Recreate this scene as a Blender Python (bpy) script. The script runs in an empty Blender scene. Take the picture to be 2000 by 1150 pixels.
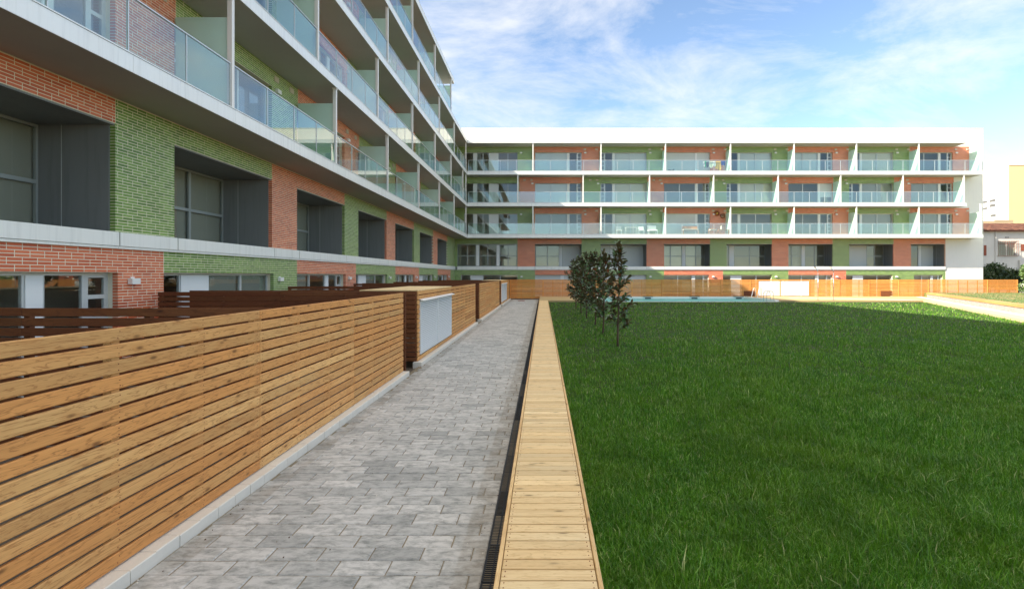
import bpy, math, random
import numpy as np
from mathutils import Vector, Matrix, Quaternion

random.seed(7)
rng = np.random.default_rng(7)
SC = bpy.context.scene
COL = SC.collection

# ------------------------------------------------------------------ camera
EYE = 2.1
cam_d = bpy.data.cameras.new('camera')
cam = bpy.data.objects.new('camera', cam_d)
COL.objects.link(cam)
cam.location = (0, 0, EYE)
cam.rotation_euler = (math.radians(90), 0, 0)
cam_d.sensor_fit = 'HORIZONTAL'
cam_d.sensor_width = 36.0
cam_d.lens = 36.0 * 1010 / 2000
cam_d.shift_x = -61 / 2000
cam_d.shift_y = -37 / 2000
cam_d.clip_start = 0.05
cam_d.clip_end = 3000
SC.camera = cam

# ------------------------------------------------------------------ sun, sky, exposure
SUN_TRAVEL = Vector((1.47, 0.5, -1.0)).normalized()
sun_d = bpy.data.lights.new('sun', 'SUN')
sun_d.energy = 2.1
sun_d.angle = math.radians(0.55)
sun_d.color = (1.0, 0.93, 0.82)
sun = bpy.data.objects.new('sun', sun_d)
COL.objects.link(sun)
sun.rotation_euler = SUN_TRAVEL.to_track_quat('-Z', 'Y').to_euler()
sun.location = (-40, -20, 60)

world = bpy.data.worlds.new('World')
SC.world = world
world.use_nodes = True
wt = world.node_tree
for n in list(wt.nodes):
    wt.nodes.remove(n)


def WN(t, **kw):
    n = wt.nodes.new(t)
    for k, v in kw.items():
        setattr(n, k, v)
    return n


def wmath(op, a, b=None):
    n = WN('ShaderNodeMath', operation=op)
    for i, v in enumerate((a, b)):
        if v is None:
            continue
        if isinstance(v, (int, float)):
            n.inputs[i].default_value = v
        else:
            wt.links.new(v, n.inputs[i])
    return n.outputs[0]


sky = WN('ShaderNodeTexSky', sky_type='NISHITA')
sky.sun_disc = False
S = -SUN_TRAVEL
sky.sun_elevation = math.asin(S.z)
sky.sun_rotation = math.atan2(S.x, S.y)
sky.altitude = 50
sky.air_density = 0.85
sky.dust_density = 0.0
sky.ozone_density = 2.4
tc = WN('ShaderNodeTexCoord')
sep = WN('ShaderNodeSeparateXYZ')
wt.links.new(tc.outputs['Generated'], sep.inputs[0])
zc = wmath('ADD', wmath('MAXIMUM', sep.outputs[2], 0.0), 0.42)
comb = WN('ShaderNodeCombineXYZ')
wt.links.new(wmath('DIVIDE', sep.outputs[0], zc), comb.inputs[0])
wt.links.new(wmath('DIVIDE', sep.outputs[1], zc), comb.inputs[1])
mp = WN('ShaderNodeMapping')
mp.inputs['Location'].default_value = (8.553, -11.555, 0.0)
mp.inputs['Rotation'].default_value = (0, 0, math.radians(35))
mp.inputs['Scale'].default_value = (1.1, 2.0, 1.0)
wt.links.new(comb.outputs[0], mp.inputs[0])
nz = WN('ShaderNodeTexNoise')
nz.inputs['Scale'].default_value = 2.1
nz.inputs['Detail'].default_value = 9.0
nz.inputs['Roughness'].default_value = 0.64
nz.inputs['Distortion'].default_value = 0.35
wt.links.new(mp.outputs[0], nz.inputs['Vector'])
ramp = WN('ShaderNodeValToRGB')
ramp.color_ramp.elements[0].position = 0.415
ramp.color_ramp.elements[0].color = (0.0, 0.0, 0.0, 1)
ramp.color_ramp.elements[1].position = 0.92
ramp.color_ramp.elements[1].color = (0.95, 0.95, 0.95, 1)
# cover thickens with elevation; the unseen cloud overhead is added to brighten the shade
wt.links.new(wmath('ADD', nz.outputs[0], wmath('MULTIPLY', wmath('SUBTRACT', sep.outputs[2], 0.36), 0.42)), ramp.inputs[0])
mixc = WN('ShaderNodeMix', data_type='RGBA')
wt.links.new(ramp.outputs[0], mixc.inputs[0])
wt.links.new(sky.outputs[0], mixc.inputs[6])
# clouds made brighter overhead, out of view, to fill the shade (overcast luminance, 1 + 2 sin elevation)
cl = WN('ShaderNodeVectorMath', operation='SCALE')
cl.inputs[0].default_value = (2.85, 2.7, 2.5)
wt.links.new(wmath('ADD', wmath('MULTIPLY', wmath('MAXIMUM', sep.outputs[2], 0.0), 2.0), 1.0), cl.inputs['Scale'])
wt.links.new(cl.outputs[0], mixc.inputs[7])
bg = WN('ShaderNodeBackground')
bg.inputs['Strength'].default_value = 0.05
wt.links.new(mixc.outputs[2], bg.inputs['Color'])
wo = WN('ShaderNodeOutputWorld')
wt.links.new(bg.outputs[0], wo.inputs[0])

vs = SC.view_settings
vs.view_transform = 'Standard'
vs.look = 'None'
vs.exposure = 2.68
vs.gamma = 1.0
vs.use_white_balance = True          # camera balanced for the open shade
vs.white_balance_temperature = 7100
vs.white_balance_tint = 8
vs.use_curve_mapping = False
SC.cycles.use_denoising = True
SC.cycles.max_bounces = 8
SC.cycles.diffuse_bounces = 4
SC.cycles.glossy_bounces = 4
SC.cycles.transparent_max_bounces = 24
SC.cycles.caustics_reflective = False
SC.cycles.caustics_refractive = False

# ------------------------------------------------------------------ materials


class NT:
    def __init__(self, name):
        self.m = bpy.data.materials.new(name)
        self.m.use_nodes = True
        self.t = self.m.node_tree
        for n in list(self.t.nodes):
            self.t.nodes.remove(n)
        self.out = self.n('ShaderNodeOutputMaterial')

    def n(self, t, **kw):
        nd = self.t.nodes.new(t)
        for k, v in kw.items():
            setattr(nd, k, v)
        return nd

    def put(self, sock, v):
        if v is None:
            return
        if hasattr(v, 'is_output'):
            self.t.links.new(v, sock)
        else:
            if isinstance(v, tuple) and len(v) == 3 and sock.type == 'RGBA':
                v = (*v, 1)
            sock.default_value = v

    def math(self, op, a, b=None, c=None, clamp=False):
        nd = self.n('ShaderNodeMath', operation=op)
        nd.use_clamp = clamp
        for i, v in enumerate((a, b, c)):
            if v is not None:
                self.put(nd.inputs[i], v)
        return nd.outputs[0]

    def vmath(self, op, a, b):
        nd = self.n('ShaderNodeVectorMath', operation=op)
        self.put(nd.inputs[0], a)
        self.put(nd.inputs[1], b)
        return nd.outputs[0]

    def mix(self, f, a, b, blend='MIX'):
        nd = self.n('ShaderNodeMix', data_type='RGBA', blend_type=blend)
        self.put(nd.inputs[0], f)
        self.put(nd.inputs[6], a)
        self.put(nd.inputs[7], b)
        return nd.outputs[2]

    def noise(self, vec, scale, detail=4, rough=0.55, dist=0.0):
        nd = self.n('ShaderNodeTexNoise')
        self.put(nd.inputs['Vector'], vec)
        nd.inputs['Scale'].default_value = scale
        nd.inputs['Detail'].default_value = detail
        nd.inputs['Roughness'].default_value = rough
        nd.inputs['Distortion'].default_value = dist
        return nd.outputs[0]

    def ramp(self, v, stops):
        nd = self.n('ShaderNodeValToRGB')
        e = nd.color_ramp.elements
        while len(e) < len(stops):
            e.new(0.5)
        for el, (p, c) in zip(e, stops):
            el.position = p
            el.color = (c, c, c, 1) if isinstance(c, (int, float)) else (*c, 1)
        self.put(nd.inputs[0], v)
        return nd.outputs[0]

    def pos(self):
        return self.n('ShaderNodeNewGeometry').outputs['Position']

    def rand(self):
        a = self.n('ShaderNodeObjectInfo').outputs['Random']
        b = self.n('ShaderNodeNewGeometry').outputs['Random Per Island']
        return self.math('FRACT', self.math('ADD', a, self.math('MULTIPLY', b, 7.31)))

    def bump(self, h, strength=0.3, dist=0.01):
        nd = self.n('ShaderNodeBump')
        nd.inputs['Strength'].default_value = strength
        nd.inputs['Distance'].default_value = dist
        self.put(nd.inputs['Height'], h)
        return nd.outputs[0]

    def bsdf(self, color, rough=0.6, metal=0.0, normal=None, spec=0.5, **kw):
        nd = self.n('ShaderNodeBsdfPrincipled')
        self.put(nd.inputs['Base Color'], color)
        self.put(nd.inputs['Roughness'], rough)
        nd.inputs['Metallic'].default_value = metal
        nd.inputs['Specular IOR Level'].default_value = spec
        if normal is not None:
            self.put(nd.inputs['Normal'], normal)
        for k, v in kw.items():
            self.put(nd.inputs[k.replace('_', ' ')], v)
        return nd.outputs[0]

    def done(self, sh):
        self.t.links.new(sh, self.out.inputs[0])
        return self.m


def plain(name, color, rough=0.6, metal=0.0, var=0.08, scale=1.5, bump=0.0, spec=0.5, streak=0.0):
    t = NT(name)
    p = t.pos()
    nz_ = t.noise(p, scale, 5, 0.6)
    c = t.mix(nz_, tuple(x * (1 - var) for x in color), tuple(min(1, x * (1 + var)) for x in color))
    if streak:
        sv = t.noise(t.vmath('MULTIPLY', p, (6.0, 6.0, 0.35)), 1.6, 5, 0.65)
        c = t.mix(t.math('MULTIPLY', t.ramp(sv, [(0.48, 0.0), (0.75, 1.0)]), streak), c, tuple(x * 0.5 for x in color))
    nm = t.bump(t.noise(p, 60, 3), bump, 0.004) if bump else None
    r = t.math('ADD', t.math('MULTIPLY', t.noise(p, scale * 3, 3), 0.15), rough - 0.07)
    return t.done(t.bsdf(c, r, metal, nm, spec))


def m_brick(name, c1, c2, c3, rough):
    t = NT(name)
    r = t.rand()
    p = t.pos()
    c = t.ramp(r, [(0.0, c1), (0.5, c2), (1.0, c3)])
    n1 = t.noise(p, 1.3, 4)
    c = t.mix(t.math('MULTIPLY', n1, 0.35), c, tuple(x * 0.62 for x in c2))
    n2 = t.noise(p, 45, 4, 0.7)
    c = t.mix(t.math('MULTIPLY', t.ramp(n2, [(0.5, 0.0), (0.75, 1.0)]), 0.25), c, tuple(min(1, x * 1.5 + 0.05) for x in c3))
    # splashes of dried mortar left on the glaze
    sp = t.ramp(t.noise(p, 5.5, 6, 0.7, 0.6), [(0.68, 0.0), (0.74, 1.0)])
    c = t.mix(t.math('MULTIPLY', sp, 0.35), c, (0.5, 0.47, 0.38))
    ro = t.math('ADD', t.math('MULTIPLY', n2, 0.25), rough)
    return t.done(t.bsdf(c, ro, 0, t.bump(t.noise(p, 25, 3), 0.15, 0.006), 0.5))


def m_wood(name, axis, light, dark, red, rough=0.62, knot=True):
    t = NT(name)
    r = t.rand()
    off = t.n('ShaderNodeCombineXYZ')
    t.put(off.inputs[0], t.math('MULTIPLY', r, 53.0))
    t.put(off.inputs[1], t.math('MULTIPLY', r, 91.0))
    t.put(off.inputs[2], t.math('MULTIPLY', r, 37.0))
    p = t.vmath('ADD', t.pos(), off.outputs[0])
    s = [9.0, 9.0, 9.0]
    s[axis] = 0.9
    ps = t.vmath('MULTIPLY', p, tuple(s))
    base = t.noise(ps, 1.6, 5, 0.55, 0.5)
    rings = t.math('ABSOLUTE', t.math('SINE', t.math('MULTIPLY', base, 30.0)))
    lines = t.ramp(rings, [(0.0, 1.0), (0.5, 0.0)])
    s2 = [60.0, 60.0, 60.0]
    s2[axis] = 2.0
    fine = t.noise(t.vmath('MULTIPLY', p, tuple(s2)), 1.5, 3, 0.6)
    tint = t.ramp(r, [(0.0, light), (0.45, tuple(a * 0.55 + b * 0.45 for a, b in zip(light, red))), (0.7, red), (0.85, tuple(x * 0.86 for x in light)), (1.0, tuple(min(1, x * 1.1) for x in light))])
    patch = t.noise(t.vmath('MULTIPLY', p, tuple(2.2 if i != axis else 0.7 for i in range(3))), 1.0, 3)
    r2 = t.math('FRACT', t.math('MULTIPLY', r, 13.7))
    tint = t.mix(1.0, tint, t.ramp(r2, [(0.0, 0.74), (0.3, 0.95), (0.7, 1.0), (1.0, 1.16)]), 'MULTIPLY')
    c = t.mix(t.ramp(patch, [(0.38, 0.0), (0.7, 0.7)]), tint, red)
    c = t.mix(t.math('MULTIPLY', lines, 0.66), c, dark)
    c = t.mix(t.math('MULTIPLY', t.ramp(fine, [(0.35, 0.0), (0.75, 1.0)]), 0.32), c, dark)
    if knot:
        v = t.n('ShaderNodeTexVoronoi')
        s3 = [9.0, 9.0, 9.0]
        s3[axis] = 3.4
        t.put(v.inputs['Vector'], t.vmath('MULTIPLY', p, tuple(s3)))
        v.inputs['Scale'].default_value = 1.0
        k = t.ramp(v.outputs['Distance'], [(0.06, 1.0), (0.16, 0.0)])
        halo = t.ramp(v.outputs['Distance'], [(0.12, 1.0), (0.38, 0.0)])
        c = t.mix(t.math('MULTIPLY', halo, 0.45), c, tuple(x * 0.75 for x in red))
        c = t.mix(t.math('MULTIPLY', k, 0.75), c, tuple(x * 0.4 for x in dark))
    h = t.math('ADD', t.math('MULTIPLY', lines, -0.5), fine)
    return t.done(t.bsdf(c, rough, 0, t.bump(h, 0.25, 0.003), 0.35))


def m_paver():
    t = NT('paver_concrete')
    r = t.rand()
    p = t.pos()
    pr = t.vmath('ADD', p, t.vmath('MULTIPLY', r, (17.0, 31.0, 0.0)))
    base = t.ramp(r, [(0.0, (0.36, 0.37, 0.36)), (0.18, (0.49, 0.495, 0.48)), (0.6, (0.57, 0.57, 0.55)), (1.0, (0.64, 0.635, 0.61))])
    st = t.noise(t.vmath('MULTIPLY', pr, (2.6, 5.5, 1.0)), 2.6, 8, 0.72, 0.3)
    c = t.mix(t.ramp(st, [(0.44, 0.0), (0.66, 0.85)]), base, (0.18, 0.195, 0.185))
    ls = t.noise(t.vmath('MULTIPLY', pr, (4.0, 9.0, 1.0)), 4.0, 6, 0.7)
    c = t.mix(t.math('MULTIPLY', t.ramp(ls, [(0.55, 0.0), (0.7, 1.0)]), 0.45), c, (0.66, 0.66, 0.63))
    sx_ = t.n('ShaderNodeSeparateXYZ')
    t.put(sx_.inputs[0], p)
    ea = t.math('ABSOLUTE', t.math('ADD', sx_.outputs[0], 1.62))
    ed_ = t.math('MULTIPLY', t.ramp(ea, [(0.98, 0.0), (1.19, 1.0)]), t.ramp(t.noise(p, 3.5, 6, 0.7), [(0.35, 0.0), (0.65, 1.0)]))
    c = t.mix(t.math('MULTIPLY', ed_, 0.6), c, (0.20, 0.17, 0.12))
    gr = t.noise(p, 160, 2)
    c = t.mix(t.math('MULTIPLY', gr, 0.12), c, (0.15, 0.15, 0.15))
    return t.done(t.bsdf(c, 0.78, 0, t.bump(t.math('ADD', gr, t.noise(p, 30, 3)), 0.35, 0.003), 0.4))


def m_glass(name, tint, ior=1.5, boost=0.0, rough=0.0):
    t = NT(name)
    tr = t.n('ShaderNodeBsdfTransparent')
    tr.inputs[0].default_value = (*tint, 1)
    gl = t.n('ShaderNodeBsdfGlossy')
    gl.inputs['Roughness'].default_value = rough
    gl.inputs['Color'].default_value = (0.95, 0.98, 0.97, 1)
    g = t.n('ShaderNodeNewGeometry')
    dt = t.n('ShaderNodeVectorMath', operation='DOT_PRODUCT')
    t.put(dt.inputs[0], g.outputs['Normal'])
    t.put(dt.inputs[1], g.outputs['Incoming'])
    c = t.math('SUBTRACT', 1.0, t.math('ABSOLUTE', dt.outputs['Value']))
    f0 = ((ior - 1) / (ior + 1)) ** 2 * 1.9 + boost      # both faces of the pane
    f = t.math('ADD', t.math('MULTIPLY', t.math('POWER', c, 4.2), 1 - f0), f0)
    f = t.math('MULTIPLY', f, t.math('SUBTRACT', 1.0, g.outputs['Backfacing']), clamp=True)
    mx = t.n('ShaderNodeMixShader')
    t.put(mx.inputs[0], f)
    t.t.links.new(tr.outputs[0], mx.inputs[1])
    t.t.links.new(gl.outputs[0], mx.inputs[2])
    return t.done(mx.outputs[0])


def m_frost():
    t = NT('frosted_glass')
    d = t.bsdf((0.74, 0.88, 0.81), 0.35)
    tl = t.n('ShaderNodeBsdfTranslucent')
    tl.inputs[0].default_value = (0.76, 0.92, 0.85, 1)
    m1 = t.n('ShaderNodeMixShader')
    m1.inputs[0].default_value = 0.5
    t.t.links.new(d, m1.inputs[1])
    t.t.links.new(tl.outputs[0], m1.inputs[2])
    tr = t.n('ShaderNodeBsdfTransparent')
    tr.inputs[0].default_value = (0.75, 0.9, 0.84, 1)
    m2 = t.n('ShaderNodeMixShader')
    m2.inputs[0].default_value = 0.18
    t.t.links.new(m1.outputs[0], m2.inputs[1])
    t.t.links.new(tr.outputs[0], m2.inputs[2])
    return t.done(m2.outputs[0])


def m_grass():
    t = NT('grass_blades')
    r = t.n('ShaderNodeNewGeometry').outputs['Random Per Island']
    p = t.pos()
    c = t.ramp(r, [(0.0, (0.028, 0.115, 0.010)), (0.4, (0.070, 0.235, 0.016)), (0.75, (0.145, 0.365, 0.026)), (0.92, (0.31, 0.52, 0.09)), (1.0, (0.66, 0.62, 0.32))])
    big = t.noise(p, 0.55, 4, 0.6)
    c = t.mix(t.ramp(big, [(0.40, 0.0), (0.68, 0.5)]), c, (0.170, 0.270, 0.022))
    med = t.noise(p, 2.6, 3)
    c = t.mix(t.ramp(med, [(0.42, 0.0), (0.7, 0.55)]), c, (0.034, 0.120, 0.012))
    d = t.bsdf(c, 0.38, 0, None, 0.5)
    tl = t.n('ShaderNodeBsdfTranslucent')
    t.put(tl.inputs[0], t.mix(0.5, c, (0.15, 0.36, 0.02)))
    mx = t.n('ShaderNodeMixShader')
    mx.inputs[0].default_value = 0.32
    t.t.links.new(d, mx.inputs[1])
    t.t.links.new(tl.outputs[0], mx.inputs[2])
    return t.done(mx.outputs[0])


def m_leaf(name, top, top2, under):
    t = NT(name)
    g = t.n('ShaderNodeNewGeometry')
    r = t.rand()
    c = t.mix(r, top, top2)
    c = t.mix(g.outputs['Backfacing'], c, under)
    rgh = t.math('ADD', t.math('MULTIPLY', g.outputs['Backfacing'], 0.35), 0.20)
    return t.done(t.bsdf(c, rgh, 0, None, 0.5))


def m_tiles():
    t = NT('roof_tile')
    r = t.rand()
    c = t.ramp(r, [(0.0, (0.07, 0.028, 0.02)), (0.5, (0.13, 0.05, 0.032)), (1.0, (0.20, 0.085, 0.052))])
    c = t.mix(t.math('MULTIPLY', t.noise(t.pos(), 3, 5), 0.5), c, (0.06, 0.03, 0.025))
    return t.done(t.bsdf(c, 0.85))


def m_ground(name, c1, c2, scale, c3=None):
    t = NT(name)
    p = t.pos()
    c = t.mix(t.ramp(t.noise(p, scale, 6, 0.6), [(0.35, 0.0), (0.65, 1.0)]), c1, c2)
    if c3:
        c = t.mix(t.ramp(t.noise(p, scale * 0.35, 4), [(0.45, 0.0), (0.62, 1.0)]), c, c3)
    return t.done(t.bsdf(c, 0.9, 0, t.bump(t.noise(p, scale * 12, 4), 0.4, 0.01), 0.2))


def m_planked(name, axis, c1, c2, pitch):
    """deck boards too far away to tell apart"""
    t = NT(name)
    sp_ = t.n('ShaderNodeSeparateXYZ')
    t.put(sp_.inputs[0], t.pos())
    k = t.math('FLOOR', t.math('DIVIDE', sp_.outputs[axis], pitch))
    wn = t.n('ShaderNodeTexWhiteNoise', noise_dimensions='1D')
    t.put(wn.inputs['W'], k)
    c = t.mix(wn.outputs['Value'], c1, c2)
    c = t.mix(t.math('MULTIPLY', t.noise(t.pos(), 2.0, 4), 0.3), c, tuple(x * 0.7 for x in c1))
    return t.done(t.bsdf(c, 0.65, 0, None, 0.3))


M = {}
M['red'] = m_brick('glazed_brick_red', (0.54, 0.095, 0.036), (0.70, 0.150, 0.058), (0.80, 0.215, 0.095), 0.30)
M['green'] = m_brick('glazed_brick_green', (0.100, 0.205, 0.034), (0.160, 0.300, 0.052), (0.235, 0.390, 0.085), 0.22)
M['grey_brick'] = m_brick('grey_brick', (0.20, 0.19, 0.19), (0.26, 0.24, 0.24), (0.34, 0.31, 0.30), 0.7)
M['mortar'] = plain('mortar', (0.78, 0.72, 0.56), 0.9, 0, 0.15, 3.0, 0.2)
M['white_mortar'] = plain('white_mortar', (0.75, 0.72, 0.66), 0.9, 0, 0.1, 3.0)
M['plaster'] = plain('white_render', (0.80, 0.78, 0.74), 0.85, 0, 0.04, 0.6, 0.15, streak=0.07)
M['yellow_plaster'] = plain('yellow_render', (0.74, 0.54, 0.28), 0.85, 0, 0.05, 0.4)
M['old_plaster'] = plain('old_render', (0.60, 0.57, 0.53), 0.9, 0, 0.16, 0.8, 0.2)
M['tan_plaster'] = plain('tan_render', (0.50, 0.38, 0.24), 0.9, 0, 0.1, 0.8)
M['fascia'] = plain('fascia_metal', (0.84, 0.84, 0.82), 0.42, 0.25, 0.05, 0.7, streak=0.3)
M['band'] = plain('band_panel', (0.88, 0.88, 0.84), 0.45, 0.1, 0.05, 0.5, streak=0.28)
M['soffit'] = plain('soffit_concrete', (0.46, 0.45, 0.43), 0.9, 0, 0.10, 0.7, 0.2)
M['dark_panel'] = plain('dark_metal_panel', (0.225, 0.235, 0.230), 0.5, 0.1, 0.06, 0.8, streak=0.35)
M['grey_frame'] = plain('aluminium_frame', (0.56, 0.58, 0.57), 0.42, 0.3, 0.04, 1.0)
M['dark_frame'] = plain('grey_frame', (0.36, 0.385, 0.375), 0.45, 0.3, 0.04, 1.0)
M['white_panel'] = plain('white_panel', (0.78, 0.79, 0.78), 0.5, 0, 0.04, 1.0)
M['shutter'] = plain('shutter_grey', (0.60, 0.62, 0.60), 0.5, 0, 0.04, 1.0)
M['louvre'] = plain('louvre_white', (0.74, 0.76, 0.77), 0.45, 0.1, 0.03, 1.0)
M['steel'] = plain('white_steel', (0.78, 0.76, 0.73), 0.4, 0.1, 0.04, 1.0)
M['rail'] = plain('rail_steel', (0.62, 0.64, 0.64), 0.35, 0.5, 0.04, 1.0)
M['chrome'] = plain('stainless', (0.60, 0.60, 0.60), 0.2, 1.0, 0.04, 1.0)
M['room'] = plain('room_wall', (0.52, 0.49, 0.42), 0.9, 0, 0.1, 0.3)
M['room_dark'] = plain('room_dark', (0.10, 0.10, 0.10), 0.9, 0, 0.1, 0.3)
M['curtain'] = plain('cream_curtain', (0.72, 0.68, 0.55), 0.9, 0, 0.08, 2.0)
M['blind'] = plain('pale_blind', (0.74, 0.75, 0.74), 0.7, 0, 0.05, 1.0)  # pale tone behind upper panes, also in place of reflected sky
M['taupe'] = plain('taupe_blind', (0.36, 0.34, 0.29), 0.8, 0, 0.05, 1.0)
M['greyblind'] = plain('grey_blind', (0.30, 0.31, 0.28), 0.8, 0, 0.06, 0.6)
M['glass'] = m_glass('window_glass', (0.92, 0.94, 0.92), 1.5, 0.015)
M['rail_glass'] = m_glass('balustrade_glass', (0.88, 0.97, 0.94), 1.5, 0.10)
M['frost'] = m_frost()
TAN = ((0.74, 0.43, 0.170), (0.30, 0.110, 0.030), (0.68, 0.30, 0.092))
M['woodY'] = m_wood('larch_boards_lengthwise', 1, *TAN)
M['woodX'] = m_wood('larch_boards_crosswise', 0, (0.76, 0.37, 0.105), (0.34, 0.125, 0.030), (0.68, 0.27, 0.068))
BRN = ((0.20, 0.072, 0.024), (0.07, 0.022, 0.009), (0.16, 0.046, 0.016))
M['brownX'] = m_wood('dark_stained_boards', 0, *BRN)  # darker brown than the path-side boards; used on dividers and end faces
M['deck'] = m_wood('pale_pine_planks', 0, (0.88, 0.69, 0.40), (0.56, 0.36, 0.15), (0.82, 0.58, 0.29), 0.6)
M['deck_trim'] = m_wood('pale_pine_trim', 1, (0.78, 0.56, 0.28), (0.48, 0.28, 0.10), (0.70, 0.42, 0.18), 0.6)
M['cap'] = m_wood('orange_timber_cap', 1, (0.55, 0.33, 0.13), (0.3, 0.15, 0.05), (0.5, 0.26, 0.10))
M['far_deck'] = m_planked('pool_deck_boards', 1, (0.50, 0.36, 0.18), (0.58, 0.44, 0.24), 0.12)
M['teak'] = m_wood('teak', 0, (0.50, 0.22, 0.07), (0.25, 0.1, 0.03), (0.45, 0.18, 0.06), 0.5, False)
M['paver'] = m_paver()
M['grout'] = m_ground('path_grout', (0.28, 0.23, 0.16), (0.20, 0.17, 0.12), 8)
M['kerb'] = plain('kerb_concrete', (0.72, 0.68, 0.60), 0.85, 0, 0.10, 4.0, 0.25)
M['drain'] = plain('cast_iron', (0.022, 0.024, 0.026), 0.5, 0.6, 0.2, 6.0)
M['void'] = plain('drain_void', (0.008, 0.008, 0.009), 0.9)
M['rust'] = plain('rust', (0.25, 0.07, 0.04), 0.9)
M['soil'] = m_ground('lawn_soil', (0.030, 0.055, 0.016), (0.045, 0.050, 0.020), 3.0, (0.025, 0.060, 0.015))
M['ground'] = m_ground('bare_ground', (0.22, 0.19, 0.14), (0.28, 0.24, 0.18), 0.5)
M['patio'] = m_ground('patio_tiles', (0.10, 0.085, 0.07), (0.14, 0.12, 0.10), 0.8)
M['dry'] = m_ground('dry_lawn', (0.12, 0.17, 0.05), (0.20, 0.20, 0.075), 1.2, (0.30, 0.21, 0.10))
M['gravel'] = m_ground('pale_gravel', (0.58, 0.54, 0.47), (0.68, 0.65, 0.60), 4.0)
M['edge_stone'] = plain('edging_stone', (0.50, 0.40, 0.26), 0.85, 0, 0.08, 2.0)
M['grass'] = m_grass()
M['leaf'] = m_leaf('magnolia_leaf', (0.038, 0.092, 0.028), (0.090, 0.170, 0.060), (0.120, 0.090, 0.040))
M['leaf_new'] = m_leaf('magnolia_young_leaf', (0.05, 0.085, 0.03), (0.028, 0.060, 0.026), (0.26, 0.075, 0.025))
M['hedge'] = m_leaf('hedge_leaf', (0.030, 0.060, 0.016), (0.055, 0.085, 0.022), (0.05, 0.08, 0.03))
M['oleander'] = m_leaf('oleander_leaf', (0.06, 0.12, 0.03), (0.11, 0.19, 0.05), (0.12, 0.19, 0.08))
M['petal'] = plain('white_petal', (0.80, 0.78, 0.74), 0.7)
M['bark'] = plain('bark', (0.12, 0.075, 0.05), 0.9, 0, 0.3, 20, 0.4)
M['tiles'] = m_tiles()
M['pool_tile'] = plain('pool_tile', (0.42, 0.78, 0.78), 0.35, 0, 0.05, 2.0)
M['coping'] = plain('pool_coping', (0.74, 0.74, 0.70), 0.6, 0, 0.05, 2.0)
M['black'] = plain('black_plastic', (0.02, 0.018, 0.016), 0.5)
M['lamp'] = plain('lamp_white', (0.80, 0.79, 0.76), 0.4)
M['vent'] = plain('vent_beige', (0.62, 0.55, 0.46), 0.6)


def m_water():
    t = NT('pool_water')
    n1 = t.bump(t.noise(t.pos(), 2.5, 3), 0.5, 0.06)
    d = t.bsdf((0.28, 0.80, 0.80), 0.3, 0, n1, 0.15)
    tr = t.n('ShaderNodeBsdfTransparent')
    tr.inputs[0].default_value = (0.55, 0.93, 0.93, 1)
    mx = t.n('ShaderNodeMixShader')
    mx.inputs[0].default_value = 0.45
    t.t.links.new(d, mx.inputs[1])
    t.t.links.new(tr.outputs[0], mx.inputs[2])
    return t.done(mx.outputs[0])


M['water'] = m_water()
for nm_, c_ in (('cloth_yellow', (0.80, 0.42, 0.04)), ('cloth_blue', (0.03, 0.05, 0.28)), ('cloth_green', (0.05, 0.30, 0.14)),
                ('cloth_cream', (0.70, 0.64, 0.50)), ('cloth_dark', (0.05, 0.05, 0.05)), ('cloth_white', (0.75, 0.75, 0.73)),
                ('clay', (0.40, 0.13, 0.05)), ('clay_yellow', (0.75, 0.5, 0.1)), ('terracotta', (0.35, 0.13, 0.06)),
                ('cushion', (0.78, 0.75, 0.70)), ('pale_blue', (0.45, 0.60, 0.72))):
    M[nm_] = plain(nm_, c_, 0.85, 0, 0.12, 8.0)

# ------------------------------------------------------------------ object helpers
W = {}


def tag(o, label=None, cat=None, group=None, kind=None):
    if label:
        o['label'] = label
    if cat:
        o['category'] = cat
    if group:
        o['group'] = group
    if kind:
        o['kind'] = kind
    return o


def place(o, parent, loc):
    W[o.name] = Vector(loc)
    COL.objects.link(o)
    if parent is not None:
        o.parent = parent
        o.location = Vector(loc) - W[parent.name]
    else:
        o.location = loc
    return o


def empty(name, loc, label, cat, group=None):
    o = bpy.data.objects.new(name, None)
    o.empty_display_size = 0.3
    place(o, None, loc)
    return tag(o, label, cat, group)


def obj(name, mesh, mat, parent=None, loc=(0, 0, 0), kind=None):
    if mat is not None and len(mesh.materials) == 0:
        mesh.materials.append(M[mat] if isinstance(mat, str) else mat)
    o = bpy.data.objects.new(name, mesh)
    place(o, parent, loc)
    if kind:
        o['kind'] = kind
    return o


def mesh_from(name, v, f):
    me = bpy.data.meshes.new(name)
    me.from_pydata([tuple(map(float, a)) for a in v], [], f)
    me.update()
    return me


def mesh_np(name, V, F):
    """V (n,3), F (m,k) all faces the same size"""
    V = np.asarray(V, dtype=np.float32)
    F = np.asarray(F, dtype=np.int32)
    me = bpy.data.meshes.new(name)
    k = F.shape[1]
    me.vertices.add(len(V))
    me.vertices.foreach_set('co', V.ravel())
    me.loops.add(F.size)
    me.loops.foreach_set('vertex_index', F.ravel())
    me.polygons.add(len(F))
    me.polygons.foreach_set('loop_start', np.arange(0, F.size, k, dtype=np.int32))
    me.polygons.foreach_set('loop_total', np.full(len(F), k, dtype=np.int32))
    me.polygons.foreach_set('use_smooth', np.zeros(len(F), dtype=bool))
    me.update(calc_edges=True)
    return me


BOXF = np.array([[0, 3, 2, 1], [4, 5, 6, 7], [0, 1, 5, 4], [1, 2, 6, 5], [2, 3, 7, 6], [3, 0, 4, 7]])


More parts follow.
